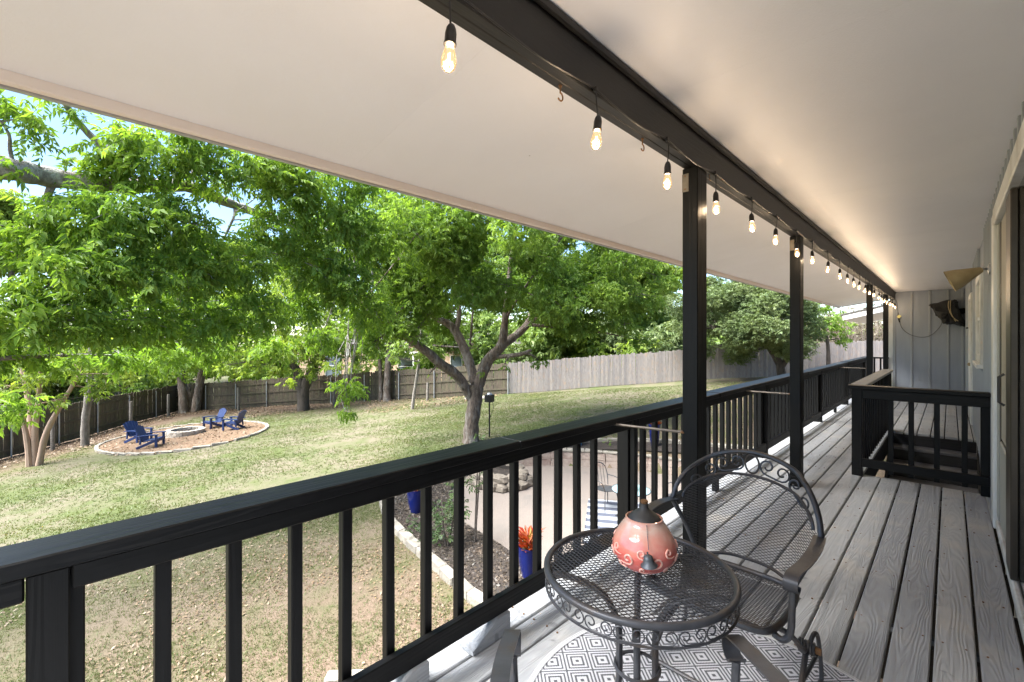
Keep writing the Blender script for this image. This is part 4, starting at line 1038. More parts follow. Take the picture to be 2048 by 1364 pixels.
for x, ww in ((1.6, 1.3), (5.6, 1.5), (12.5, 1.4), (17.2, 1.0), (20.3, 1.4)):
    wn = lpart(nb, 'window', box(x, x + ww, -.03, -.002, 1.2, 3.1), 'window_glass')
    lpart(wn, 'frame', join(tube([(x, -.05, 1.2), (x + ww, -.05, 1.2), (x + ww, -.05, 3.1), (x, -.05, 3.1)], .055, 4, True)), 'trim_white')
    lpart(wn, 'mullion', box(x + .05, x + ww - .05, -.07, -.031, 2.12, 2.18), 'trim_white')
lpart(nb, 'porch_awning', box(12.0, 14.6, -1.6, -.002, 3.3, 3.42), 'trim_white')
for x in (12.15, 14.4): lpart(nb, 'porch_column', box(x, x + .12, -1.55, -1.43, -0.5, 3.298), 'trim_white')
lpart(nb, 'door', box(13.0, 13.95, -.05, -.003, 0.1, 2.3), 'black_plastic')
# iron fence of the neighbour on the left
ifn = thing('iron_fence', (-46, -2, gz(-46, -2)), 'thin black iron picket fence beyond the side fence at far left', 'fence')
for k in range(60):
    f = k / 59; x, y = -42 + 10 * f, 4.0 - 11.0 * f; z = gz(x, y) + .9
    wpart(ifn, 'iron_picket', box(x - .012, x + .012, y - .012, y + .012, z - .9, z + 1.0), 'black_plastic')
for zz in (.35, 1.7): wpart(ifn, 'iron_rail', obox((-42, 4, gz(-42, 4) + zz), (-32, -7, gz(-32, -7) + zz), .03, .035), 'black_plastic')

# ------------------------------------------------------------------ stones: edging, fire pit, retaining wall
def stone_mesh(name, L, W_, H_, seed, mat, rough=.012, ch=.02):
    r = random.Random(seed); V, F = box(-L / 2, L / 2, -W_ / 2, W_ / 2, 0, H_, ch)
    return mk(name, ([(x + r.uniform(-1, 1) * rough, y + r.uniform(-1, 1) * rough, z + r.uniform(-1, 1) * rough * (z > .01)) for x, y, z in V], F), mat)
def run_stones(parent, name, pts, L, meshes, zf, lift=0.0, jitter=.02, tilt=.03):
    P = smoothpath([(x, y, 0) for x, y in pts], 10); acc = 0.0; last = P[0]; out = 0; cum = [0]
    for a, b in zip(P[:-1], P[1:]): cum.append(cum[-1] + (b - a).length)
    s = L / 2; base = parent.location
    while s < cum[-1]:
        i = next(k for k in range(len(cum)) if cum[k] >= s); a, b = P[i - 1], P[i]; f = (s - cum[i - 1]) / max(cum[i] - cum[i - 1], 1e-6)
        p = a.lerp(b, f); d = b - a
        link(name, random.choice(meshes), parent, (p.x - base.x, p.y - base.y, zf(p.x, p.y) + lift - base.z), (random.uniform(-tilt, tilt), random.uniform(-tilt, tilt), math.atan2(d.y, d.x) + random.uniform(-.05, .05)))
        s += L * 1.03
es = [stone_mesh('stone', .42, .16, .20, i, 'limestone') for i in range(5)]
eg = thing('garden_edging', (-6.9, 4.6, gz(-6.9, 4.6)), 'pale limestone block edging along the dark planting bed below the railing', 'edging')
run_stones(eg, 'stone', [(-3.2, 4.2), (-4.75, 4.24), (-5.65, 4.38), (-6.9, 4.60), (-8.2, 4.90), (-9.1, 5.25), (-9.95, 5.7), (-10.7, 6.55), (-11.0, 8.0), (-10.35, 9.0)], .43, es, gz, -.06)
eg2 = thing('deck_edging', (-4.6, 2.6, gz(-4.6, 2.6)), 'short run of pale edging stones nearest the deck at the bottom', 'edging')
run_stones(eg2, 'stone', [(-5.0, 2.15), (-4.6, 2.55), (-3.9, 2.9), (-3.1, 3.1)], .43, es, gz, -.06)
eg3 = thing('upper_edging', (-7.3, 12.7, gz(-7.3, 12.7)), 'thin pale stone edging behind the curved patio wall', 'edging')
run_stones(eg3, 'stone', [(-10.2, 10.4), (-9.6, 10.9), (-8.55, 11.85), (-7.3, 12.7), (-5.9, 13.15), (-4.2, 13.45), (-2.6, 13.4)], .43, es, gz, -.05)
fb = thing('fire_pit_border', (PITC[0], PITC[1], gz(*PITC)), 'oval limestone border around the mulched fire pit area', 'edging')
fs = [stone_mesh('stone', .62, .14, .13, 10 + i, 'limestone', .014) for i in range(5)]
run_stones(fb, 'stone', [ell(2 * math.pi * i / 40) for i in range(41)], .62, fs, gz, -.03, tilt=.02)
fp = thing('fire_pit', (-26.35, 4.55, gz(-26.35, 4.55)), 'round stone fire pit in the middle of the mulch circle', 'fire pit')
for k in range(20):
    a = 2 * math.pi * k / 20; r = random.Random(k)
    for c_, zz in enumerate((-.06, .115)):
        V, F = [], []
        a0, a1 = a - .148 + c_ * .157, a + .148 + c_ * .157; ri, ro = .56, .80
        for z in (0, .17):
            for rr0, aa in ((ri, a0), (ro, a0), (ro, a1), (ri, a1)):
                q_ = rr0 + r.uniform(-.02, .02); V.append((q_ * math.cos(aa), q_ * math.sin(aa), zz + z + r.uniform(-.012, .012)))
        lpart(fp, 'stone', (V, [(0, 3, 2, 1), (4, 5, 6, 7), (0, 1, 5, 4), (1, 2, 6, 5), (2, 3, 7, 6), (3, 0, 4, 7)]), 'pit_stone')
lpart(fp, 'ash_bed', lathe([(.55, .03), (.45, .07), (.2, .11), (.03, .12)], 24), 'ash')
for k in range(5):
    a = k * 1.3; lpart(fp, 'charred_log', tube([(-.3 * math.cos(a), -.3 * math.sin(a), .12 + .02 * k), (.3 * math.cos(a + .4), .3 * math.sin(a + .4), .16 + .02 * k)], .045, 7), 'bark_dark')
rw = thing('patio_wall', (-7.5, 11.5, -2.4), 'low curved pinkish stone retaining wall at the back of the patio', 'wall')
ws = [stone_mesh('wall_block', .40, .26, .215, 30 + i, 'wall_stone', .008, .012) for i in range(4)]
wpath = [(-9.75, 9.35), (-9.2, 10.0), (-8.45, 10.82), (-7.55, 11.48), (-6.55, 11.98), (-5.5, 12.3), (-4.2, 12.58), (-2.4, 12.55)]
for c_ in range(2): run_stones(rw, 'wall_block', wpath if c_ == 0 else wpath, .40, ws, lambda x, y: -2.42, .218 * c_, tilt=.008)
cs_ = [stone_mesh('cap_stone', .52, .32, .055, 40 + i, 'limestone', .006, .01) for i in range(3)]
run_stones(rw, 'cap_stone', wpath, .52, cs_, lambda x, y: -2.42, .438, tilt=.006)

def rock(name, parent, loc, a, b, c_, seed, mat='rock'):
    V, F = blob(0, 0, c_ * .6, a, b, c_, 10, 7, seed, .09, .75); return lpart(parent, name, (V, F), mat, False, loc, (0, 0, seed * 1.7))
rk = thing('rock_pile', (-8.6, 8.35, -2.4), 'ring of rough stacked boulders on the left edge of the patio', 'rocks')
for k in range(16):
    a = 2 * math.pi * k / 16; rock('boulder', rk, (.75 * math.cos(a), .62 * math.sin(a), 0), random.uniform(.17, .26), random.uniform(.14, .2), random.uniform(.11, .17), k)
for k in range(12):
    a = 2 * math.pi * k / 12 + .2; rock('boulder', rk, (.66 * math.cos(a), .54 * math.sin(a), .20), random.uniform(.17, .26), random.uniform(.14, .2), random.uniform(.09, .13), 40 + k)
lpart(rk, 'soil', lathe([(.62, .1), (.5, .33), (.1, .36)], 16), 'black_mulch')
# pale stepping stones lying by the far fence
for i, (x, y, lb) in enumerate(((-19.4, 17.6, 'pale rubble stone lying by the junction of the two fences'), (-20.1, 17.1, 'flat pale rubble stone near the short wooden post'))):
    t = thing('rubble_stone', (x, y, gz(x, y)), lb, 'stone', 'rubble stones by the fence'); rock('stone', t, (0, 0, 0), .3, .22, .1, 90 + i, 'limestone'); rock('stone_chip', t, (.5, .1, 0), .18, .12, .07, 95 + i, 'limestone')

# ------------------------------------------------------------------ blue adirondack chairs
def slat(x0, x1, p0, p1, th=.022):
    """board between lower point p0=(y,z) and upper point p1 over x range (can fan out)"""
    (xa0, xa1), (xb0, xb1) = x0, x1
    d = Vector((0, p1[0] - p0[0], p1[1] - p0[1])).normalized(); n = Vector((0, -d.z, d.y)) * th
    V = [(xa0, p0[0], p0[1]), (xa1, p0[0], p0[1]), (xb1, p1[0], p1[1]), (xb0, p1[0], p1[1])]
    V += [(x, y + n.y, z + n.z) for x, y, z in V]
    return V, [(0, 1, 2, 3), (7, 6, 5, 4), (0, 4, 5, 1), (1, 5, 6, 2), (2, 6, 7, 3), (3, 7, 4, 0)]
def adirondack(loc, rz, label):
    t = thing('adirondack_chair', loc, label, 'chair', 'blue adirondack chairs round the fire pit', rz)
    for k in range(5):
        c0, c1 = -.21 + .105 * k, -.27 + .135 * k; e = .92 - .018 * (k - 2) ** 2
        lpart(t, 'back_slat', slat((c0 - .046, c0 + .046), (c1 - .06, c1 + .06), (.22, .25), (.22 + (e - .25) * .45, e)), 'blue_plastic')
    for k in range(5):
        y0 = -.30 + .105 * k; lpart(t, 'seat_slat', box(-.27, .27, y0, y0 + .095, .345 - .022 * k, .367 - .022 * k, .005), 'blue_plastic')
    lpart(t, 'front_apron', box(-.27, .27, -.325, -.305, .24, .36, .005), 'blue_plastic')
    for s_ in (-1, 1):
        lpart(t, 'arm', ribbon(smoothpath([(s_ * .345, -.36, .545), (s_ * .345, -.1, .55), (s_ * .335, .15, .535), (s_ * .30, .40, .50)], 4), [(1, 0, 0)] * 13, .13, .03), 'blue_plastic')
        lpart(t, 'front_leg', box(s_ * .335 - .03, s_ * .335 + .03, -.335, -.245, 0, .533, .008), 'blue_plastic')
        lpart(t, 'rear_leg', obox((s_ * .275, -.24, .30), (s_ * .29, .44, .0), .045, .11, .005), 'blue_plastic')
        lpart(t, 'arm_support', obox((s_ * .30, .26, .49), (s_ * .295, .30, .16), .04, .07, .005), 'blue_plastic')
    return t
for x, y, rz, lb in ((-27.0, 5.85, R(14), 'blue adirondack chair with its back to the back fence, left of the far pair'),
                     (-25.25, 6.3, R(-44), 'blue adirondack chair seen from the side, at the right end of the fire pit'),
                     (-26.6, 2.85, R(125), 'blue adirondack chair on the left, half hidden behind another blue chair'),
                     (-24.45, 3.05, R(150), 'blue adirondack chair seen from behind, nearest on the mulch circle')):
    adirondack((x, y, gz(x, y) + .05), rz, lb)

# ------------------------------------------------------------------ post with a black box head in the lawn
bx = thing('box_post', (-12.05, 11.2, gz(-12.05, 11.2)), 'black box head on a thin pole beside the big tree trunk', 'post')
lpart(bx, 'pole', tube([(0, 0, -.2), (0, 0, 1.28)], .028, 8), 'black_plastic', True)
lpart(bx, 'box_head', box(-.14, .14, -.14, .14, 1.28, 1.55, .012), 'black_plastic', False, None, (0, 0, R(20)))
lpart(bx, 'cap', lathe([(.09, 1.551), (.07, 1.60), (.03, 1.62)], 10), 'steel', True)
lpart(bx, 'cable', tube(smoothpath([(.10, .05, 1.28), (.16, .06, 1.1), (.10, .03, .9), (.03, 0, .7)], 4), .008, 5), 'black_plastic', True)

# ------------------------------------------------------------------ patio furniture and pots
pr = thing('striped_rug', (-4.9, 8.35, -2.394), 'grey and white striped outdoor rug lying on the gravel patio', 'rug', None, R(32))
lpart(pr, 'woven_field', box(-.75, .75, -1.15, 1.15, 0, .008), 'stripe_weave')
lpart(pr, 'binding', tube([(-.75, -1.15, .005), (.75, -1.15, .005), (.75, 1.15, .005), (-.75, 1.15, .005)], .012, 5, True), 'stripe_weave')
def patio_chair(x, y, rz, lb):
    t = thing('patio_chair', (x, y, -2.386), lb, 'chair', 'thin iron chairs on the patio', rz)
    lpart(t, 'seat', lathe([(.22, .43), (.225, .44), (.1, .435)], 20), 'iron', True)
    lpart(t, 'back_frame', tube(smoothpath([(-.19, .19, .44), (-.22, .25, .65), (-.17, .29, .86), (0, .31, .95), (.17, .29, .86), (.22, .25, .65), (.19, .19, .44)], 5), .012, 6), 'iron', True)
    for k in range(4): lpart(t, 'back_wire', tube([(-.12 + .08 * k, .20, .44), (-.12 + .08 * k, .29, .88)], .006, 5), 'iron', True)
    for a, b in ((-1, -1), (1, -1), (-1, 1), (1, 1)): lpart(t, 'leg', tube([(a * .15, b * .15, .43), (a * .21, b * .22, 0)], .011, 6), 'iron', True)
    for s_ in (-1, 1): lpart(t, 'arm', tube(smoothpath([(s_ * .22, .25, .66), (s_ * .27, .0, .66), (s_ * .24, -.16, .62), (s_ * .17, -.17, .43)], 4), .011, 6), 'iron', True)
    return t
patio_chair(-5.55, 8.75, R(70), 'thin iron patio chair at the left of the glass table')
patio_chair(-4.15, 9.35, R(-40), 'thin iron patio chair on the right side of the patio table')
pt = thing('patio_table', (-4.85, 8.6, -2.386), 'small round glass topped patio table on the striped rug', 'table')
lpart(pt, 'glass_top', lathe([(.40, .60), (.405, .606), (.40, .612)], 28), 'glass_table', True)
lpart(pt, 'rim', tube([(.405 * math.cos(2 * math.pi * i / 32), .405 * math.sin(2 * math.pi * i / 32), .606) for i in range(32)], .012, 6, True), 'iron', True)
for k in range(4): lpart(pt, 'leg', tube(smoothpath([(.36, 0, .60), (.18, 0, .35), (.24, 0, .1), (.33, 0, 0.0)], 4), .011, 6), 'iron', True, None, (0, 0, R(90 * k + 20)))

def leafy(name, parent, n, rad, h, mat, seed, size=.12, up=.6, z0=0.0, broad=.35):
    """tuft of broad leaves"""
    r = np.random.default_rng(seed); T = []
    for i in range(n):
        a = r.uniform(0, 2 * math.pi); rr = rad * math.sqrt(r.uniform(0, 1)) * .6; z = z0 + h * r.uniform(.0, .85)
        b = np.array([rr * math.cos(a), rr * math.sin(a), z]); d = np.array([math.cos(a), math.sin(a), up + r.uniform(-.4, .6)]); d /= np.linalg.norm(d)
        s = np.cross(d, [0, 0, 1]); s /= np.linalg.norm(s); L = size * r.uniform(.6, 1.3); n_ = np.cross(s, d)
        m1 = b + d * L * .5; e = b + d * L - np.array([0, 0, L * .15])
        T += [[b, m1 + s * L * broad / 2 + n_ * L * .06, e], [b, e, m1 - s * L * broad / 2 + n_ * L * .06]]
    return link(name, trimesh(name, np.array(T), mat), parent)
POTP = [(.115, 0), (.12, .02), (.165, .22), (.19, .42), (.20, .50), (.205, .53), (.185, .53), (.175, .48)]
def pot(name, x, y, z, k, kz, lb, mat, lmat, seed, lh=.35, n=70, cat='pot'):
    t = thing(name, (x, y, z), lb, cat, 'planted pots below the deck')
    lpart(t, 'pot_body', lathe([(r * k, zz * kz) for r, zz in POTP], 26), mat, True)
    lpart(t, 'soil', lathe([(.18 * k, .47 * kz), (.1 * k, .49 * kz), (.01, .49 * kz)], 16), 'black_mulch')
    leafy('foliage', t, n, .2 * k, lh, lmat, seed, .2 * k, .9, .46 * kz)
    return t
pot('blue_pot', -8.3, 5.55, gz(-8.3, 5.55) + .05, 1.05, .95, 'cobalt blue glazed pot with wine red plant in the dark bed', 'blue_glaze', 'leaf_wine', 5, .24, 110)
pot('blue_pot', -4.62, 5.12, gz(-4.62, 5.12) + .03, .88, .92, 'cobalt blue pot with bright orange red croton beside the patio', 'blue_glaze', 'leaf_red', 6, .26, 130)
pot('blue_pot', -6.3, 12.55, gz(-6.3, 12.55) + .05, .85, 1.25, 'tall blue pot with orange plant behind the patio wall', 'blue_glaze', 'leaf_red', 7, .22, 60)
pot('blue_pot', -8.75, 11.15, gz(-8.75, 11.15) + .05, 1.15, .65, 'wide low blue pot behind the left end of the patio wall', 'blue_glaze', 'leaf_shrub', 8, .16, 40)
pot('light_blue_pot', -8.35, 11.55, gz(-8.35, 11.55) + .05, .8, .7, 'small sky blue pot next to the wide low pot', 'light_blue', 'leaf_shrub', 9, .14, 30)
pot('terracotta_pot', -4.8, 8.55, -2.386 + .613, .42, .40, 'small terracotta pot with green plant on the patio table', 'terracotta', 'leaf_shrub', 10, .16, 26)

# ------------------------------------------------------------------ trees
def spray_templates(n_leaf, leaf_len, leaf_w, stem, droop, kinds=10, seed=0):
    out = []; r = np.random.default_rng(seed)
    for k in range(kinds):
        T = []
        for i in range(n_leaf):
            f = (i // 2 + 1) / (n_leaf / 2 + .5); s_ = 1 if i % 2 else -1
            base = np.array([stem * f, 0, -droop * f * f * stem])
            if i == n_leaf - 1: d = np.array([1.0, 0, -.5])
            else: d = np.array([.62 + r.uniform(-.2, .2), s_ * .8, -.35 + r.uniform(-.35, .25)])
            d /= np.linalg.norm(d); L = leaf_len * r.uniform(.7, 1.25)
            up = np.array([r.uniform(-.5, .5), r.uniform(-.5, .5), 1.0]); sd = np.cross(d, up); sd /= np.linalg.norm(sd); nn = np.cross(sd, d)
            m = base + d * L * .42 + nn * (L * .05); e = base + d * L - np.array([0, 0, L * .22])
            w = leaf_w * L / leaf_len * .5
            T += [[base, m + sd * w + nn * (w * .35), e], [base, e, m - sd * w + nn * (w * .35)]]
        out.append(np.array(T))
    return out
def scatter(templ, pos, scale, rg, hang=0.3):
    """copies of leaf sprays at pos (n,3): random heading, drooping"""
    n = len(pos); kk = rg.integers(0, len(templ), n); res = []
    yaw = rg.uniform(0, 2 * np.pi, n); pit = rg.normal(hang, .45, n); rol = rg.normal(0, .5, n)
    cyw, syw = np.cos(yaw), np.sin(yaw); cp, sp = np.cos(pit), np.sin(pit); cr, sr = np.cos(rol), np.sin(rol)
    z = np.zeros(n); o = np.ones(n)
    Rz = np.stack([np.stack([cyw, -syw, z], -1), np.stack([syw, cyw, z], -1), np.stack([z, z, o], -1)], 1)
    Ry = np.stack([np.stack([cp, z, sp], -1), np.stack([z, o, z], -1), np.stack([-sp, z, cp], -1)], 1)
    Rx = np.stack([np.stack([o, z, z], -1), np.stack([z, cr, -sr], -1), np.stack([z, sr, cr], -1)], 1)
    M = Rz @ Ry @ Rx; sc = scale * rg.uniform(.55, 1.4, n)
    for k, t in enumerate(templ):
        ix = np.where(kk == k)[0]
        if len(ix) == 0: continue
        v = t.reshape(-1, 3)
        w = np.einsum('nij,vj->nvi', M[ix], v) * sc[ix][:, None, None] + pos[ix][:, None, :]
        res.append(w.reshape(-1, 3, 3))
    return np.concatenate(res)
def seg_path(a, b, rg, bend=.12, n=5, sag=0.0):
    a = np.array(a, float); b = np.array(b, float); L = np.linalg.norm(b - a); pts = []
    off = rg.normal(0, bend * L, 3); off[2] = abs(off[2]) * .5
    for i in range(n + 1):
        t = i / n; p = a + (b - a) * t + off * math.sin(math.pi * t) * .8; p[2] -= sag * L * t * t; pts.append(tuple(p))
    return pts
def tree(name, loc, label, limbs, blobs, bark, leafm, templ, per_m3, scale, seed, twig=True, hang=.3, group='trees in and around the yard', shell=.55, flat=.75):
    """limbs: list of (points, radii) in world space; blobs: (x,y,z,r) clumps of foliage"""
    rg = np.random.default_rng(seed)
    t = thing(name, loc, label, 'tree', group)
    parts = []; nodes_ = []
    for pts, rad in limbs:
        P_ = smoothpath(pts, 5); m = len(P_)
        rr = [np.interp(i / (m - 1), np.linspace(0, 1, len(rad)), rad) * (1 + .06 * math.sin(i * 2.1 + seed)) for i in range(m)]
        parts.append(tube(P_, rr, 12 if max(rad) > .1 else 7)); nodes_ += [(np.array(p), r) for p, r in zip(P_, rr)]
    allpos = []
    NP = np.array([n_[0] for n_ in nodes_]); NR = np.array([n_[1] for n_ in nodes_])
    for (x, y, z, r) in blobs:
        c_ = np.array([x, y, z]); dd = np.linalg.norm(NP - c_, axis=1) + np.where(NP[:, 2] > z + .6, 2.0, 0) 
        j = int(np.argmin(dd)); a = NP[j]; ra = min(NR[j] * .55, .045 + .008 * dd[j])
        if twig and 0.3 < dd[j] < 14:
            pth = seg_path(a, c_, rg, .10); parts.append(tube(pth, np.linspace(max(ra, .014), .010, len(pth)), 6))
            for _ in range(5):
                u = rg.normal(0, 1, 3); u /= np.linalg.norm(u); u[2] = u[2] * .6
                parts.append(tube(seg_path(pth[3] if rg.uniform() < .5 else pth[-1], c_ + u * r * .85, rg, .12, 3), [.010, .008, .006, .004], 4, cap=False))
        n = int(per_m3 * r ** 2.4)
        u = rg.normal(0, 1, (n, 3)); u /= np.linalg.norm(u, axis=1, keepdims=True)
        rad_ = r * (shell + (1 - shell) * rg.uniform(0, 1, n)) * rg.uniform(.55, 1.15, n) ** .7
        u[:, 2] *= flat; allpos.append(c_ + u * rad_[:, None])
    L = Vector(loc)
    tr = wpart(t, 'trunk', join(*parts), bark, True)
    pos = np.concatenate(allpos) - np.array(loc)
    lv = scatter(templ, pos, scale, rg, hang)
    cr = link('crown', trimesh('crown', lv, leafm), t); cr['kind'] = 'stuff'
    return t
TPE = spray_templates(9, .115, .050, .25, .25, 10, 1)      # pinnate, pecan-like
TMA = spray_templates(8, .10, .044, .20, .2, 10, 2)
TFA = spray_templates(5, .16, .085, .20, .2, 8, 3)
TOA = spray_templates(7, .06, .030, .13, .0, 8, 4)
def pix(u, v, d):
    r_ = (u - 1024) / 900.; h_ = (675 - v) / 900.; return (d * (r_ * .71662 - .69746), d * (r_ * .69746 + .71662), 1.45 + d * h_)

# overhanging pecan on the left
b0 = (-10.9, -2.3, gz(-10.9, -2.3))
lim = [([b0, (-10.8, -2.25, -1.2), (-10.5, -2.1, .6), (-10.2, -1.9, 2.2)], [.42, .36, .33, .30]),
       ([(-10.2, -1.9, 2.2), pix(-260, 300, 6.4), pix(-90, 318, 6.8), pix(30, 340, 7.2), pix(110, 356, 7.7), pix(240, 372, 8.4), pix(370, 372, 9.2), pix(420, 392, 9.6), pix(480, 414, 10.2)], [.27, .23, .20, .18, .165, .14, .12, .11, .09]),
       ([pix(480, 414, 10.2), pix(560, 440, 10.8), pix(700, 470, 11.6), pix(800, 470, 12.2)], [.10, .075, .05, .03]),
       ([pix(240, 372, 8.4), pix(245, 340, 8.3), pix(210, 300, 8.1), pix(170, 260, 7.9), pix(135, 215, 7.6), pix(110, 150, 7.2)], [.075, .07, .065, .055, .05, .035]),
       ([(-10.2, -1.9, 2.2), pix(-200, 120, 6.6), pix(-60, 185, 6.9), pix(40, 230, 7.2), pix(90, 260, 7.4)], [.16, .10, .06, .04, .025]),
       ([pix(30, 340, 7.2), pix(20, 300, 7.1), pix(18, 270, 7.0), pix(0, 240, 6.9)], [.03, .028, .022, .015]),
       ([pix(110, 356, 7.7), pix(60, 470, 7.5), pix(20, 560, 7.3), pix(40, 640, 7.2)], [.06, .045, .03, .02]),
       ([pix(470, 412, 10.1), pix(465, 440, 9.8), pix(430, 500, 9.4), pix(372, 530, 9.0)], [.035, .028, .022, .014])]
bl = [(60, 470, 7.2, .55), (150, 430, 7.4, .6), (250, 430, 7.6, .7), (350, 440, 8.2, .75), (120, 545, 7.0, .65), (240, 540, 7.6, .75), (360, 540, 8.4, .8), (470, 520, 9.2, .85),
      (40, 620, 6.8, .6), (150, 640, 7.2, .6), (270, 640, 8.0, .65), (390, 640, 8.8, .7), (500, 620, 9.6, .8), (300, 300, 8.0, .6), (400, 310, 8.4, .6), (380, 250, 8.2, .5), (250, 260, 7.7, .35), (500, 340, 9.0, .7), (590, 360, 9.6, .8), (560, 450, 9.8, .8),
      (650, 430, 10.4, .85), (620, 520, 10.4, .85), (700, 350, 10.6, .8), (720, 470, 11, .85), (690, 560, 10.6, .8), (60, 235, 7.0, .28), (30, 200, 7, .3), (60, 280, 7.2, .22), (30, 330, 7.0, .2), (160, 225, 7.6, .25), (170, 330, 7.9, .3), (240, 330, 8.1, .45), (180, 390, 7.7, .35),
      (20, 700, 7.6, .55), (740, 620, 11.5, .7), (130, 710, 8.2, .4), (600, 610, 10.8, .6), (430, 690, 10.5, .5), (330, 700, 10, .45), (540, 690, 11, .5), (640, 680, 11.5, .5), (240, 710, 9.5, .4), (90, 400, 7.6, .28), (300, 370, 8.3, .4), (420, 360, 9.2, .4), (210, 300, 7.9, .35), (110, 190, 7.4, .22), (700, 770, 12.0, .42), (690, 820, 12.0, .22), (560, 330, 9.4, .6), (20, 810, 9.5, .45), (-60, 640, 7, .7), (-80, 480, 7, .7)]
tree('overhanging_tree', b0, 'large overhanging tree whose lichen covered limb enters at the upper left', lim, [pix(u, v, d) + (r,) for u, v, d, r in bl], 'bark_lichen', 'leaf_pecan', TPE, 430, 1.0, 11, hang=.35)

# main forked tree in the lawn
m0 = (-12.07, 10.33, gz(-12.07, 10.33) - .1)
D = 15.8
lim = [([m0, pix(943, 850, D), pix(950, 800, D), pix(952, 770, D)], [0.310, 0.258, 0.258, 0.267]),
       ([pix(945, 800, D), pix(915, 752, D - .3), pix(880, 727, D - .7), pix(852, 702, D - 1.0), pix(790, 660, D - 1.6), pix(720, 610, D - 2.0)], [0.172, 0.172, 0.163, 0.146, 0.086, 0.043]),
       ([pix(950, 765, D), pix(935, 715, D + .2), pix(918, 675, D + .3), pix(900, 650, D + .3), pix(865, 632, D + .2), pix(800, 590, D), pix(760, 520, D)], [0.181, 0.172, 0.163, 0.146, 0.103, 0.069, 0.034]),
       ([pix(912, 662, D + .3), pix(918, 620, D + .6), pix(905, 560, D + .8), pix(880, 480, D + 1)], [0.112, 0.086, 0.060, 0.034]),
       ([pix(955, 772, D), pix(975, 722, D), pix(1002, 692, D - .2), pix(1010, 640, D - .3), pix(1016, 580, D - .3), pix(1022, 520, D - .2), pix(1030, 440, D), pix(1000, 330, D + .5)], [0.224, 0.202, 0.172, 0.112, 0.095, 0.077, 0.060, 0.034]),
       ([pix(1000, 695, D - .2), pix(1030, 672, D + .3), pix(1052, 652, D + .6), pix(1056, 640, D + .7)], [0.146, 0.138, 0.129, 0.086]),
       ([pix(1030, 672, D + .3), pix(1120, 600, D + .6), pix(1200, 560, D + .8), pix(1260, 540, D + 1)], [0.069, 0.052, 0.039, 0.026]),
       ([pix(985, 715, D), pix(1015, 712, D - .5), pix(1042, 708, D - .8), pix(1062, 700, D - 1)], [0.077, 0.073, 0.069, 0.043]),
       ([pix(940, 690, D + .1), pix(944, 640, D), pix(946, 590, D), pix(940, 520, D - .1)], [0.043, 0.039, 0.030, 0.017]),
       ([pix(1010, 640, D - .3), pix(1060, 560, D - 1), pix(1120, 480, D - 1.4)], [0.052, 0.043, 0.026])]
rg0 = np.random.default_rng(21); bl = []
cx_, cy_, cz_ = pix(1000, 470, D + .3)
while len(bl) < 92:
    u = rg0.normal(0, 1, 3); u /= np.linalg.norm(u); f = rg0.uniform(.35, 1.0) ** .5
    p = (cx_ + u[0] * 5.7 * f, cy_ + u[1] * 5.7 * f, cz_ + u[2] * 3.5 * f)
    r_ = p[0] * .71662 + p[1] * .69746; d_ = -p[0] * .69746 + p[1] * .71662
    uu = 1024 + 900 * r_ / d_; vv = 675 - 900 * (p[2] - 1.45) / d_
    if p[2] < .9: continue
    if 840 < uu < 1075 and vv > 590 and d_ < D + 1.4: continue
    bl.append(p + (rg0.uniform(.75, 1.15),))
bl += [pix(u, v, d) + (r,) for u, v, d, r in ((820, 640, 14.6, .55), (780, 600, 14.4, .7), (830, 560, 14.6, .7), (1090, 610, 15, .7), (1150, 650, 15.5, .7), (1200, 640, 15.5, .7), (1250, 650, 16, .6), (1300, 600, 16, .6), (1060, 590, 15, .5), (900, 740, 15.6, .16), (965, 740, 15.2, .13), (860, 745, 15, .1), (1010, 735, 15, .14), (950, 690, 15.5, .15), (1075, 720, 15.5, .3), (760, 660, 14.2, .6), (740, 690, 14, .45), (1280, 680, 16.5, .45), (800, 655, 13.9, .5), (840, 670, 14.2, .35), (770, 640, 13.8, .55), (860, 620, 14.6, .5), (730, 640, 13.6, .5), (690, 660, 13.4, .5), (1120, 560, 14.6, .7), (1180, 590, 15, .7), (980, 560, 14.6, .55), (900, 520, 14.4, .7), (1060, 500, 14.4, .7), (950, 450, 14.2, .8), (1330, 560, 17, .6), (1300, 520, 17, .7))]
tree('forked_tree', m0, 'broad leafy tree with thick forked trunk standing in the lawn behind the railing', lim, bl, 'bark_pale', 'leaf_main', TMA, 380, 1.0, 12, hang=.35)

# dense oak on the right
o0 = (-6.5, 27.6, gz(-6.5, 27.6) - .1)
lim = [([o0, (-6.6, 27.5, .0), (-7.0, 27.3, .9), (-7.4, 27.0, 1.8), (-7.3, 27.2, 3.0)], [.24, .2, .18, .15, .08]), ([(-6.6, 27.5, -.3), (-6.0, 27.6, .8), (-5.6, 27.8, 2.0)], [.16, .13, .06]), ([(-7.0, 27.3, .9), (-8.4, 26.6, 1.5), (-9.4, 26.0, 1.9)], [.12, .08, .04])]
bl = []
while len(bl) < 72:
    u = rg0.normal(0, 1, 3); u /= np.linalg.norm(u); f = rg0.uniform(.5, 1.0)
    p = (-8.3 + u[0] * 3.7 * f, 26.5 + u[1] * 3.7 * f, 2.5 + u[2] * 2.5 * f); bl.append(p + (rg0.uniform(.65, 1.05),))
tree('oak_tree', o0, 'dense grey green oak in front of the pale fence, seen between the posts', lim, bl, 'bark_dark', 'leaf_oak', TOA, 480, 1.55, 13, hang=.0)
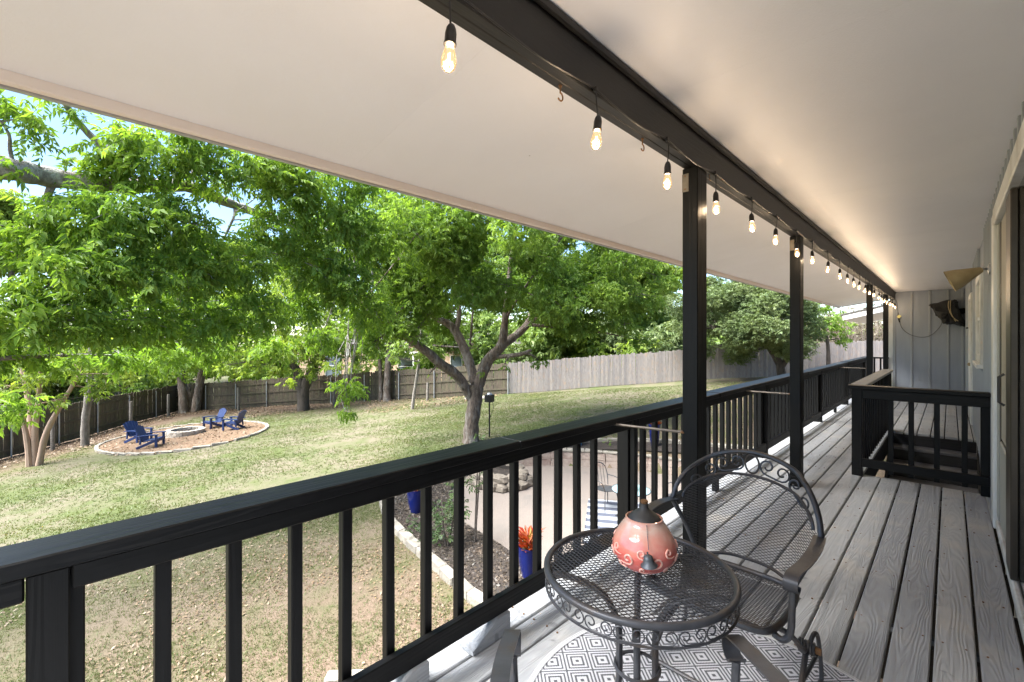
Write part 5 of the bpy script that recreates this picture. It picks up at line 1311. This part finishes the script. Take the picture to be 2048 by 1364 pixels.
# small vine-like tree right of the second post
v0 = (-4.9, 30.5, gz(-4.9, 30.5) - .1)
tree('small_tree', v0, 'small bright green tree between the second and third porch posts', [([v0, (-4.9, 30.4, 1), (-5.1, 30.3, 2.2)], [.12, .09, .04])], [(-5.6, 29.8, 1.9, .9), (-4.9, 30.2, 2.6, .9), (-5.3, 30.4, 3.3, .8), (-4.3, 30.6, 2.0, .7), (-5.9, 29.9, 3.0, .7), (-4.4, 30.8, 1.4, .5)], 'bark_dark', 'leaf_main', TFA, 130, 1.0, 14, hang=.1)

# trees along the fences
def yard_tree(name, x, y, label, trunks, blobs, bark, leafm, seed, per=90, scale=1.25, hang=.25, templ=None):
    tree(name, (x, y, gz(x, y) - .1), label, trunks, blobs, bark, leafm, templ or TFA, per, scale, seed, hang=hang)
def stem(x, y, pts, rad): return ([(x, y, gz(x, y) - .1)] + pts, rad)
x, y = -25.7, -0.4
yard_tree('myrtle_tree', x, y, 'multi stemmed crape myrtle with smooth reddish trunks at far left', [stem(x - .15, y, [(x - .3, y - .1, -2.3), (x - .5, y - .2, -.9), (x - .9, y - .5, .8)], [.12, .11, .09, .05]), stem(x, y, [(x + .05, y, -2.2), (x + .2, y + .1, -.9), (x + .3, y + .2, .8)], [.12, .10, .08, .05]), stem(x + .2, y + .1, [(x + .5, y + .3, -2.3), (x + .9, y + .7, -1.2), (x + 1.4, y + 1.2, .0)], [.11, .1, .08, .05]), stem(x + .05, y - .15, [(x + .0, y - .25, -2.2), (x + .1, y - .6, -.5)], [.10, .09, .05])],
          [pix(20, 770, 16.8) + (.8,), pix(60, 740, 17.0) + (.9,), pix(150, 730, 17.5) + (.9,), pix(230, 750, 18) + (.8,), pix(60, 690, 17.5) + (.9,), pix(170, 680, 17.5) + (.9,), pix(110, 800, 17) + (.45,), pix(30, 830, 15.5) + (.5,), pix(190, 780, 18) + (.5,)], 'bark_myrtle', 'leaf_yellow', 31, 120, .95)
x, y = -28.8, 1.15
yard_tree('sapling_tree', x, y, 'slim pale trunk tree before the side fence, left of the mulch circle', [stem(x, y, [(x + .05, y, -2.5), (x + .25, y + .1, -1.2), (x + .3, y + .2, .6), (x + .2, y, 2.6)], [.17, .15, .14, .11, .06])],
          [pix(u, v, d) + (r,) for u, v, d, r in ((150, 620, 21, 1.2), (230, 680, 20.5, 1.1), (180, 720, 20.5, .9), (260, 610, 21, 1.3), (120, 680, 21, 1), (200, 560, 21, 1.3), (100, 580, 21.5, 1.2), (215, 765, 20.5, .5))], 'bark_grey', 'leaf_main', 32)
x, y = -37.0, 6.3
yard_tree('corner_tree', x, y, 'twin trunk tree in the fence corner behind the fire pit', [stem(x, y, [(x - .2, y, -2.4), (x - .5, y - .1, -.5), (x - .8, y, 1.5), (x - .6, y, 4)], [.32, .27, .24, .2, .1]), stem(x + .3, y + .6, [(x + .35, y + .8, -2.0), (x + .5, y + 1.2, 1.0), (x + .6, y + 1.4, 3.6)], [.3, .25, .2, .1])],
          [pix(u, v, d) + (r,) for u, v, d, r in ((290, 690, 30, 1.8), (350, 650, 30, 2), (400, 700, 29.5, 1.5), (320, 590, 31, 2.1), (420, 620, 30, 2), (380, 550, 31, 2.2), (260, 620, 31, 1.9), (345, 735, 29, .9), (440, 740, 29.5, .8), (300, 730, 27.5, .9), (380, 725, 28, .9), (425, 715, 27.5, .9), (260, 715, 26.5, .9), (330, 700, 27, 1.1))], 'bark_pale', 'leaf_main', 33, 60, 1.5)
x, y = -27.8, 10.6
yard_tree('dark_trunk_tree', x, y, 'tree with a short dark trunk in the leaf litter by the back fence', [stem(x, y, [(x, y, -2.2), (x - .2, y - .1, -1.0), (x - .9, y - .5, 0.2), (x - 1.6, y - 1, 1.4)], [.36, .33, .30, .18, .08]), stem(x, y, [(x + .02, y, -2.1), (x + .3, y + .2, -.9), (x + .8, y + .8, .6), (x + 1.0, y + 1.2, 2.4)], [.3, .3, .25, .17, .08])],
          [pix(u, v, d) + (r,) for u, v, d, r in ((480, 690, 27, 1.3), (540, 650, 27, 1.7), (600, 690, 26.5, 1.4), (650, 670, 27, 1.4), (560, 730, 26.5, .9), (620, 740, 26, .7), (500, 600, 28, 1.8), (580, 580, 28, 1.9), (660, 600, 28, 1.7), (690, 700, 27, 1.0), (455, 730, 26.5, .8), (570, 765, 24, .4), (480, 650, 27.5, 1.3), (640, 715, 26.5, .8), (530, 700, 26.5, 1.1), (420, 700, 28, 1.1), (500, 735, 26, .7), (670, 730, 25.5, .7), (590, 700, 25.5, .9), (640, 640, 26, 1.2))], 'bark_dark', 'leaf_yellow', 34, 80, 1.3)
x, y = -20.9, 13.7
yard_tree('thin_sapling', x, y, 'thin leaning sapling in the lawn before the back fence', [stem(x, y, [(x + .05, y + .1, -1.6), (x + .15, y + .25, -.4), (x + .1, y + .5, 1.0), (x - .1, y + .6, 2.6)], [.10, .09, .08, .06, .03])],
          [pix(u, v, d) + (r,) for u, v, d, r in ((830, 640, 24, .9), (800, 690, 23.5, .7), (840, 700, 24, .7), (870, 670, 24, .7), (790, 715, 23.5, .4))], 'bark_grey', 'leaf_far', 35)
x, y = -25.3, 14.75
yard_tree('paired_trunk_tree', x, y, 'tree with paired pale trunks close to the back fence', [stem(x, y, [(x, y, -1.4), (x + .05, y + .1, 1.0), (x + .1, y, 3.2)], [.27, .2, .17, .09]), stem(x - .4, y - .2, [(x - .42, y - .2, -1.3), (x - .5, y - .3, 1), (x - .8, y - .6, 3)], [.14, .12, .1, .05])],
          [pix(u, v, d) + (r,) for u, v, d, r in ((720, 650, 29, 1.5), (770, 620, 29.5, 1.7), (820, 660, 29, 1.3), (760, 700, 28.5, .8), (800, 580, 30, 1.8), (700, 590, 30, 1.7), (860, 610, 30, 1.4), (720, 700, 28.5, 1.0), (780, 670, 28.5, 1.2), (860, 690, 29, 1.2), (910, 680, 30, 1.3), (960, 690, 30, 1.3), (1000, 700, 30, 1.0), (880, 650, 29.5, 1.4), (980, 650, 30.5, 1.5))], 'bark_pale', 'leaf_far', 36)
# background trees beyond the fences
BGT = [(-30, 470, 44, 5.0, 8.5, 'leaf_yellow', 'pale green tree beyond the side fence at far left'), (190, 520, 48, 5.5, 9, 'leaf_far', 'tall tree behind the neighbour fence above the blue chairs'),
       (420, 540, 52, 5.5, 9, 'leaf_yellow', 'light green tree behind the brick house chimney side'), (620, 530, 55, 6, 9.5, 'leaf_far', 'wide tree behind the brick house centre'),
       (800, 520, 52, 6, 10, 'leaf_yellow', 'bright tree beyond the back fence behind the thin sapling'), (1010, 540, 48, 6, 9.5, 'leaf_far', 'big tree beyond the fences behind the forked trunk'),
       (1150, 520, 44, 5.5, 10.5, 'leaf_yellow', 'light tree beyond the pale fence right of the forked trunk'), (1265, 575, 42, 4.0, 8.0, 'leaf_yellow', 'yellow green tree behind the pale fence left of the first post'), (1345, 670, 46, 2.6, 3.6, 'leaf_far', 'low tree behind the pale fence at the first post'),
       (1480, 640, 52, 3.5, 5, 'leaf_oak', 'dark tree beyond the pale fence behind the oak')]
for i, (u, v, d, rr0, hh, lm_, lb) in enumerate(BGT):
    c_ = pix(u, v, d); zb = -3.0 if d > 40 and u < 900 else -1.0
    bl = []; rgb = np.random.default_rng(60 + i)
    for k in range(34):
        q_ = rgb.normal(0, 1, 3); q_ /= np.linalg.norm(q_); f = rgb.uniform(.45, 1)
        z = c_[2] + q_[2] * hh * .5 * f
        bl.append((c_[0] + q_[0] * rr0 * f, c_[1] + q_[1] * rr0 * f, max(z, zb + 2.0), rgb.uniform(1.1, 1.8)))
    tree('background_tree', (c_[0], c_[1], zb), lb, [([(c_[0], c_[1], zb - .2), (c_[0] + .3, c_[1], zb + 2), (c_[0] + .1, c_[1] + .3, c_[2])], [.3, .26, .12])], bl, 'bark_dark', lm_, TFA, 60, 2.3, 80 + i, twig=False, group='trees beyond the fences')
HED = [(-60, 690, 40), (90, 700, 46), (230, 690, 50), (370, 690, 52), (500, 700, 54), (640, 690, 52), (770, 690, 47), (880, 690, 44), (980, 690, 40), (1080, 680, 37), (1190, 690, 36), (1300, 690, 37), (1400, 670, 40), (60, 760, 33), (160, 750, 36), (290, 745, 39), (1650, 655, 46), (1740, 650, 48)]
UND = [(395, 735, 36), (560, 720, 36), (760, 715, 34), (850, 715, 33), (960, 715, 31), (240, 745, 33)]
for i, (u, v, d) in enumerate(HED):
    c_ = pix(u, v, d); zb = -3.2 + 2.0 * max(0, min(1, (u - 700) / 500)); bl = []; rgb = np.random.default_rng(160 + i)
    for k in range(26):
        bl.append((c_[0] + rgb.normal(0, 2.2), c_[1] + rgb.normal(0, 2.2), zb + .5 + rgb.uniform(0, 4.6) * (.75 if i % 3 else 1), rgb.uniform(1.0, 1.6)))
    tree('hedge_tree', (c_[0], c_[1], zb), 'low bushy tree massed in the greenery far beyond the yard fences', [([(c_[0], c_[1], zb - .3), (c_[0] + .1, c_[1], zb + 1.2), (c_[0], c_[1] + .1, zb + 3)], [.16, .12, .05])], bl, 'bark_dark', ('leaf_far', 'leaf_yellow', 'leaf_oak')[i % 3], TFA, 55, 2.0, 180 + i, twig=False, group='low trees beyond the fences')
for i, (u, v, d) in enumerate(UND):
    c_ = pix(u, v, d); zb = -3.4 + 1.6 * max(0, min(1, (u - 500) / 500)); bl = []; rgb = np.random.default_rng(260 + i)
    for k in range(16): bl.append((c_[0] + rgb.normal(0, 1.5), c_[1] + rgb.normal(0, 1.0), zb + .8 + rgb.uniform(0, 4.2), rgb.uniform(.6, 1.0)))
    tree('understory_tree', (c_[0], c_[1], zb), ['loose leafy shrub tree behind the corner of the dark fences', 'leafy shrub tree hiding the brick wall behind the dark trunk', 'shrubby tree over the back fence near the paired trunks', 'green shrub tree over the fence behind the thin sapling', 'shrub tree over the dark fence behind the forked trunk', 'shrub tree above the side fence left of the corner'][i], [([(c_[0], c_[1], zb - .3), (c_[0] + .1, c_[1], zb + 1.5), (c_[0], c_[1] + .1, zb + 3.4)], [.12, .09, .04])], bl, 'bark_dark', ('leaf_far', 'leaf_main')[i % 2], TFA, 110, 1.3, 280 + i, group='shrub trees over the dark fences')
# brushy thicket above the pale fence at the right
rgt = np.random.default_rng(5); parts = []; pos = []
for k in range(900):
    f = rgt.uniform(0, 1); s_ = rgt.uniform(.4, 3.5)
    x, y = -7.5 + 9.0 * f - s_ * .69, 31.8 + 8.6 * f + s_ * .72; z = gz(x, y); h = rgt.uniform(2.4, 4.4)
    parts.append(tube(seg_path((x, y, z), (x + rgt.normal(0, .5), y + rgt.normal(0, .5), z + h), rgt, .06, 3), [.02, .016, .010, .004], 4, cap=False))
    for _ in range(3): pos.append((x + rgt.normal(0, .35), y + rgt.normal(0, .35), z + h * rgt.uniform(.4, 1.05)))
th = link('thicket', mk('thicket', join(*parts), 'thicket_twig', fixn=False)); tag(th, 'brown twiggy brush massed above the pale fence at the right', 'brush', None, 'stuff')
tl = link('thicket_leaves', trimesh('thicket_leaves', scatter(TFA, np.array(pos), .8, rgt, .1), 'thicket_leaf')); tag(tl, 'sparse brownish leaves in the brush above the pale fence', 'leaves', None, 'stuff')

# shrubs in the planting bed
def shrub(x, y, label, stems_, blobs, seed, per=700, scale=.55, templ=None, leafm='leaf_shrub'):
    z = gz(x, y)
    tree('shrub', (x, y, z), label, [([(x, y, z - .05)] + [(x + a, y + b, z + c_) for a, b, c_ in s_], [.02, .014, .008]) for s_ in stems_], [(x + a, y + b, z + c_, r) for a, b, c_, r in blobs], 'bark_dark', leafm, templ or TOA, per, scale, seed, group='shrubs in the planting bed', hang=-.2)
shrub(-6.45, 4.95, 'bushy dark green shrub in the bed behind the third baluster gap', [[(.05, .1, .5), (.1, .15, 1.1)], [(-.1, .0, .4), (-.2, .05, .9)]], [(.0, .0, .35, .38), (.1, .1, .75, .36), (.15, .2, 1.15, .28), (-.15, -.05, .6, .3), (.2, .25, 1.45, .18), (-.5, -.1, .25, .3)], 41, 620, .8)
shrub(-6.15, 5.35, 'tall wispy shrub with bare lower stem in the planting bed', [[(.03, .05, .8), (.06, .1, 1.75)], [(-.02, .06, .9), (-.12, .2, 1.7)]], [(.05, .1, 1.8, .25), (-.1, .15, 1.55, .22), (.15, .1, 1.35, .2), (.0, .05, 1.05, .15), (.2, .2, 1.65, .2)], 42, 420, .75)
shrub(-8.7, 8.4, 'spiky green plant growing in the boulder ring', [[(.05, .05, .4), (.1, .1, .7)]], [(0, 0, .55, .3), (.3, .2, .5, .25), (-.3, -.1, .5, .25)], 43, 420, .9)
shrub(-7.6, 12.0, 'small green plant behind the patio wall', [[(.02, .02, .1), (.05, .05, .2)]], [(0, 0, .15, .2), (.6, .3, .15, .2)], 44, 400, .7, None, 'leaf_main')
shrub(-7.4, 5.0, 'low ground hugging shrub beside the limestone edging', [[(.02, .02, .1), (.05, .05, .2)]], [(0, 0, .15, .25), (.4, -.05, .15, .2), (-.4, .1, .12, .2)], 45, 420, .7)

# ------------------------------------------------------------------ grass, litter and mulch (uncountable)
def blades(n, region, hgt, wid, seed, dens, keep=None):
    r = np.random.default_rng(seed); x = r.uniform(region[0], region[1], n); y = r.uniform(region[2], region[3], n)
    patch = np.sin(x * .9 + 1.3) * np.cos(y * .8 - .4) + .6 * np.sin(x * 2.3 - y * 1.7) + .5 * np.sin(x * .35 + y * .5)
    k = r.uniform(-1.6, 1.6, n) < patch + dens
    k &= ~inpoly(x, y, PATIO) & ~inpoly(x, y, BED) & ~inpoly(x, y, UPBED)
    k &= (((x - PITC[0]) / 4.2) ** 2 + ((y - PITC[1]) / 3.4) ** 2) > 1
    n1 = .5638 * x - .8259 * y + 26.83; n2 = .6288 * x + .7776 * y + 19.39
    k &= (np.minimum(n1, n2) > np.where(x < -21, 2.5 + r.uniform(-1, 2, n), .1)) & (x < -1.9)
    if keep is not None: k &= keep(x, y)
    x, y = x[k], y[k]; m = len(x); z = GZ(x, y); out = []
    for b in range(3):
        a = r.uniform(0, 6.28, m); h = hgt * r.uniform(.5, 1.25, m); ox, oy = r.normal(0, hgt * .5, m), r.normal(0, hgt * .5, m)
        lx, ly = r.normal(0, .75, m) * h, r.normal(0, .75, m) * h
        p0 = np.stack([x + ox - np.cos(a) * wid, y + oy - np.sin(a) * wid, z - .003], -1); p1 = np.stack([x + ox + np.cos(a) * wid, y + oy + np.sin(a) * wid, z - .003], -1)
        p2 = np.stack([x + ox + lx, y + oy + ly, z + h], -1); out.append(np.stack([p0, p1, p2], 1))
    return np.concatenate(out)
g1 = blades(170000, (-13, -1.9, -3, 9), .034, .0045, 1, .15)
g2 = blades(130000, (-33, -13, -4, 24), .045, .010, 2, .15)
g3 = blades(70000, (-18, -1.9, 9, 34), .045, .010, 3, .5)
gr_ = link('grass', trimesh('grass', np.concatenate([g1, g2, g3]), 'grass_blade')); tag(gr_, 'short patchy green and straw coloured lawn grass', 'grass', None, 'stuff')
def litter(n, xs, ys, keep, size, mat, name, label, seed, lift=.012):
    r = np.random.default_rng(seed); x, y = r.uniform(*xs, n), r.uniform(*ys, n); k = keep(x, y); x, y = x[k], y[k]; m = len(x); z = GZ(x, y) + lift
    a = r.uniform(0, 6.28, m); s = size * r.uniform(.5, 1.3, m); c_ = np.stack([x, y, z + s * .15], -1)
    d = np.stack([np.cos(a), np.sin(a), r.normal(0, .35, m)], -1) * s[:, None]; e = np.stack([-np.sin(a), np.cos(a), r.normal(0, .35, m)], -1) * s[:, None] * .5
    T = np.concatenate([np.stack([c_ - d, c_ + e, c_ + d], 1), np.stack([c_ - d, c_ + d, c_ - e], 1)])
    o = link(name, trimesh(name, T, mat)); tag(o, label, 'leaves', None, 'stuff'); return o
inpit = lambda x, y: (((x - PITC[0]) / 4.0) ** 2 + ((y - PITC[1]) / 3.2) ** 2) < 1
def nearf(x, y):
    n1 = .5638 * x - .8259 * y + 26.83; n2 = .6288 * x + .7776 * y + 19.39; d_ = np.minimum(n1, n2); return (d_ > .15) & (d_ < 3.2 + 1.5 * np.sin(x * .8))
litter(26000, (-40, -19), (-4, 19), lambda x, y: inpit(x, y) | nearf(x, y), .055, 'dead_leaf', 'leaf_litter', 'brown fallen leaves along the back fence and around the fire pit', 51, .055)
litter(15000, (-12, -2), (-2, 6), lambda x, y: ~inpoly(x, y, PATIO) & ((np.sin(x * 1.1 + 2) * np.cos(y * 1.3) > -.35) | inpoly(x, y, BED)), .024, 'dead_leaf', 'dry_leaves', 'dry leaf fragments scattered on the near lawn and bed', 52, .02)
litter(30000, (-11, -2.8), (4, 9), lambda x, y: inpoly(x, y, BED), .030, 'mulch_chip', 'mulch_chips', 'dark shredded bark mulch in the planting bed', 53, .052)
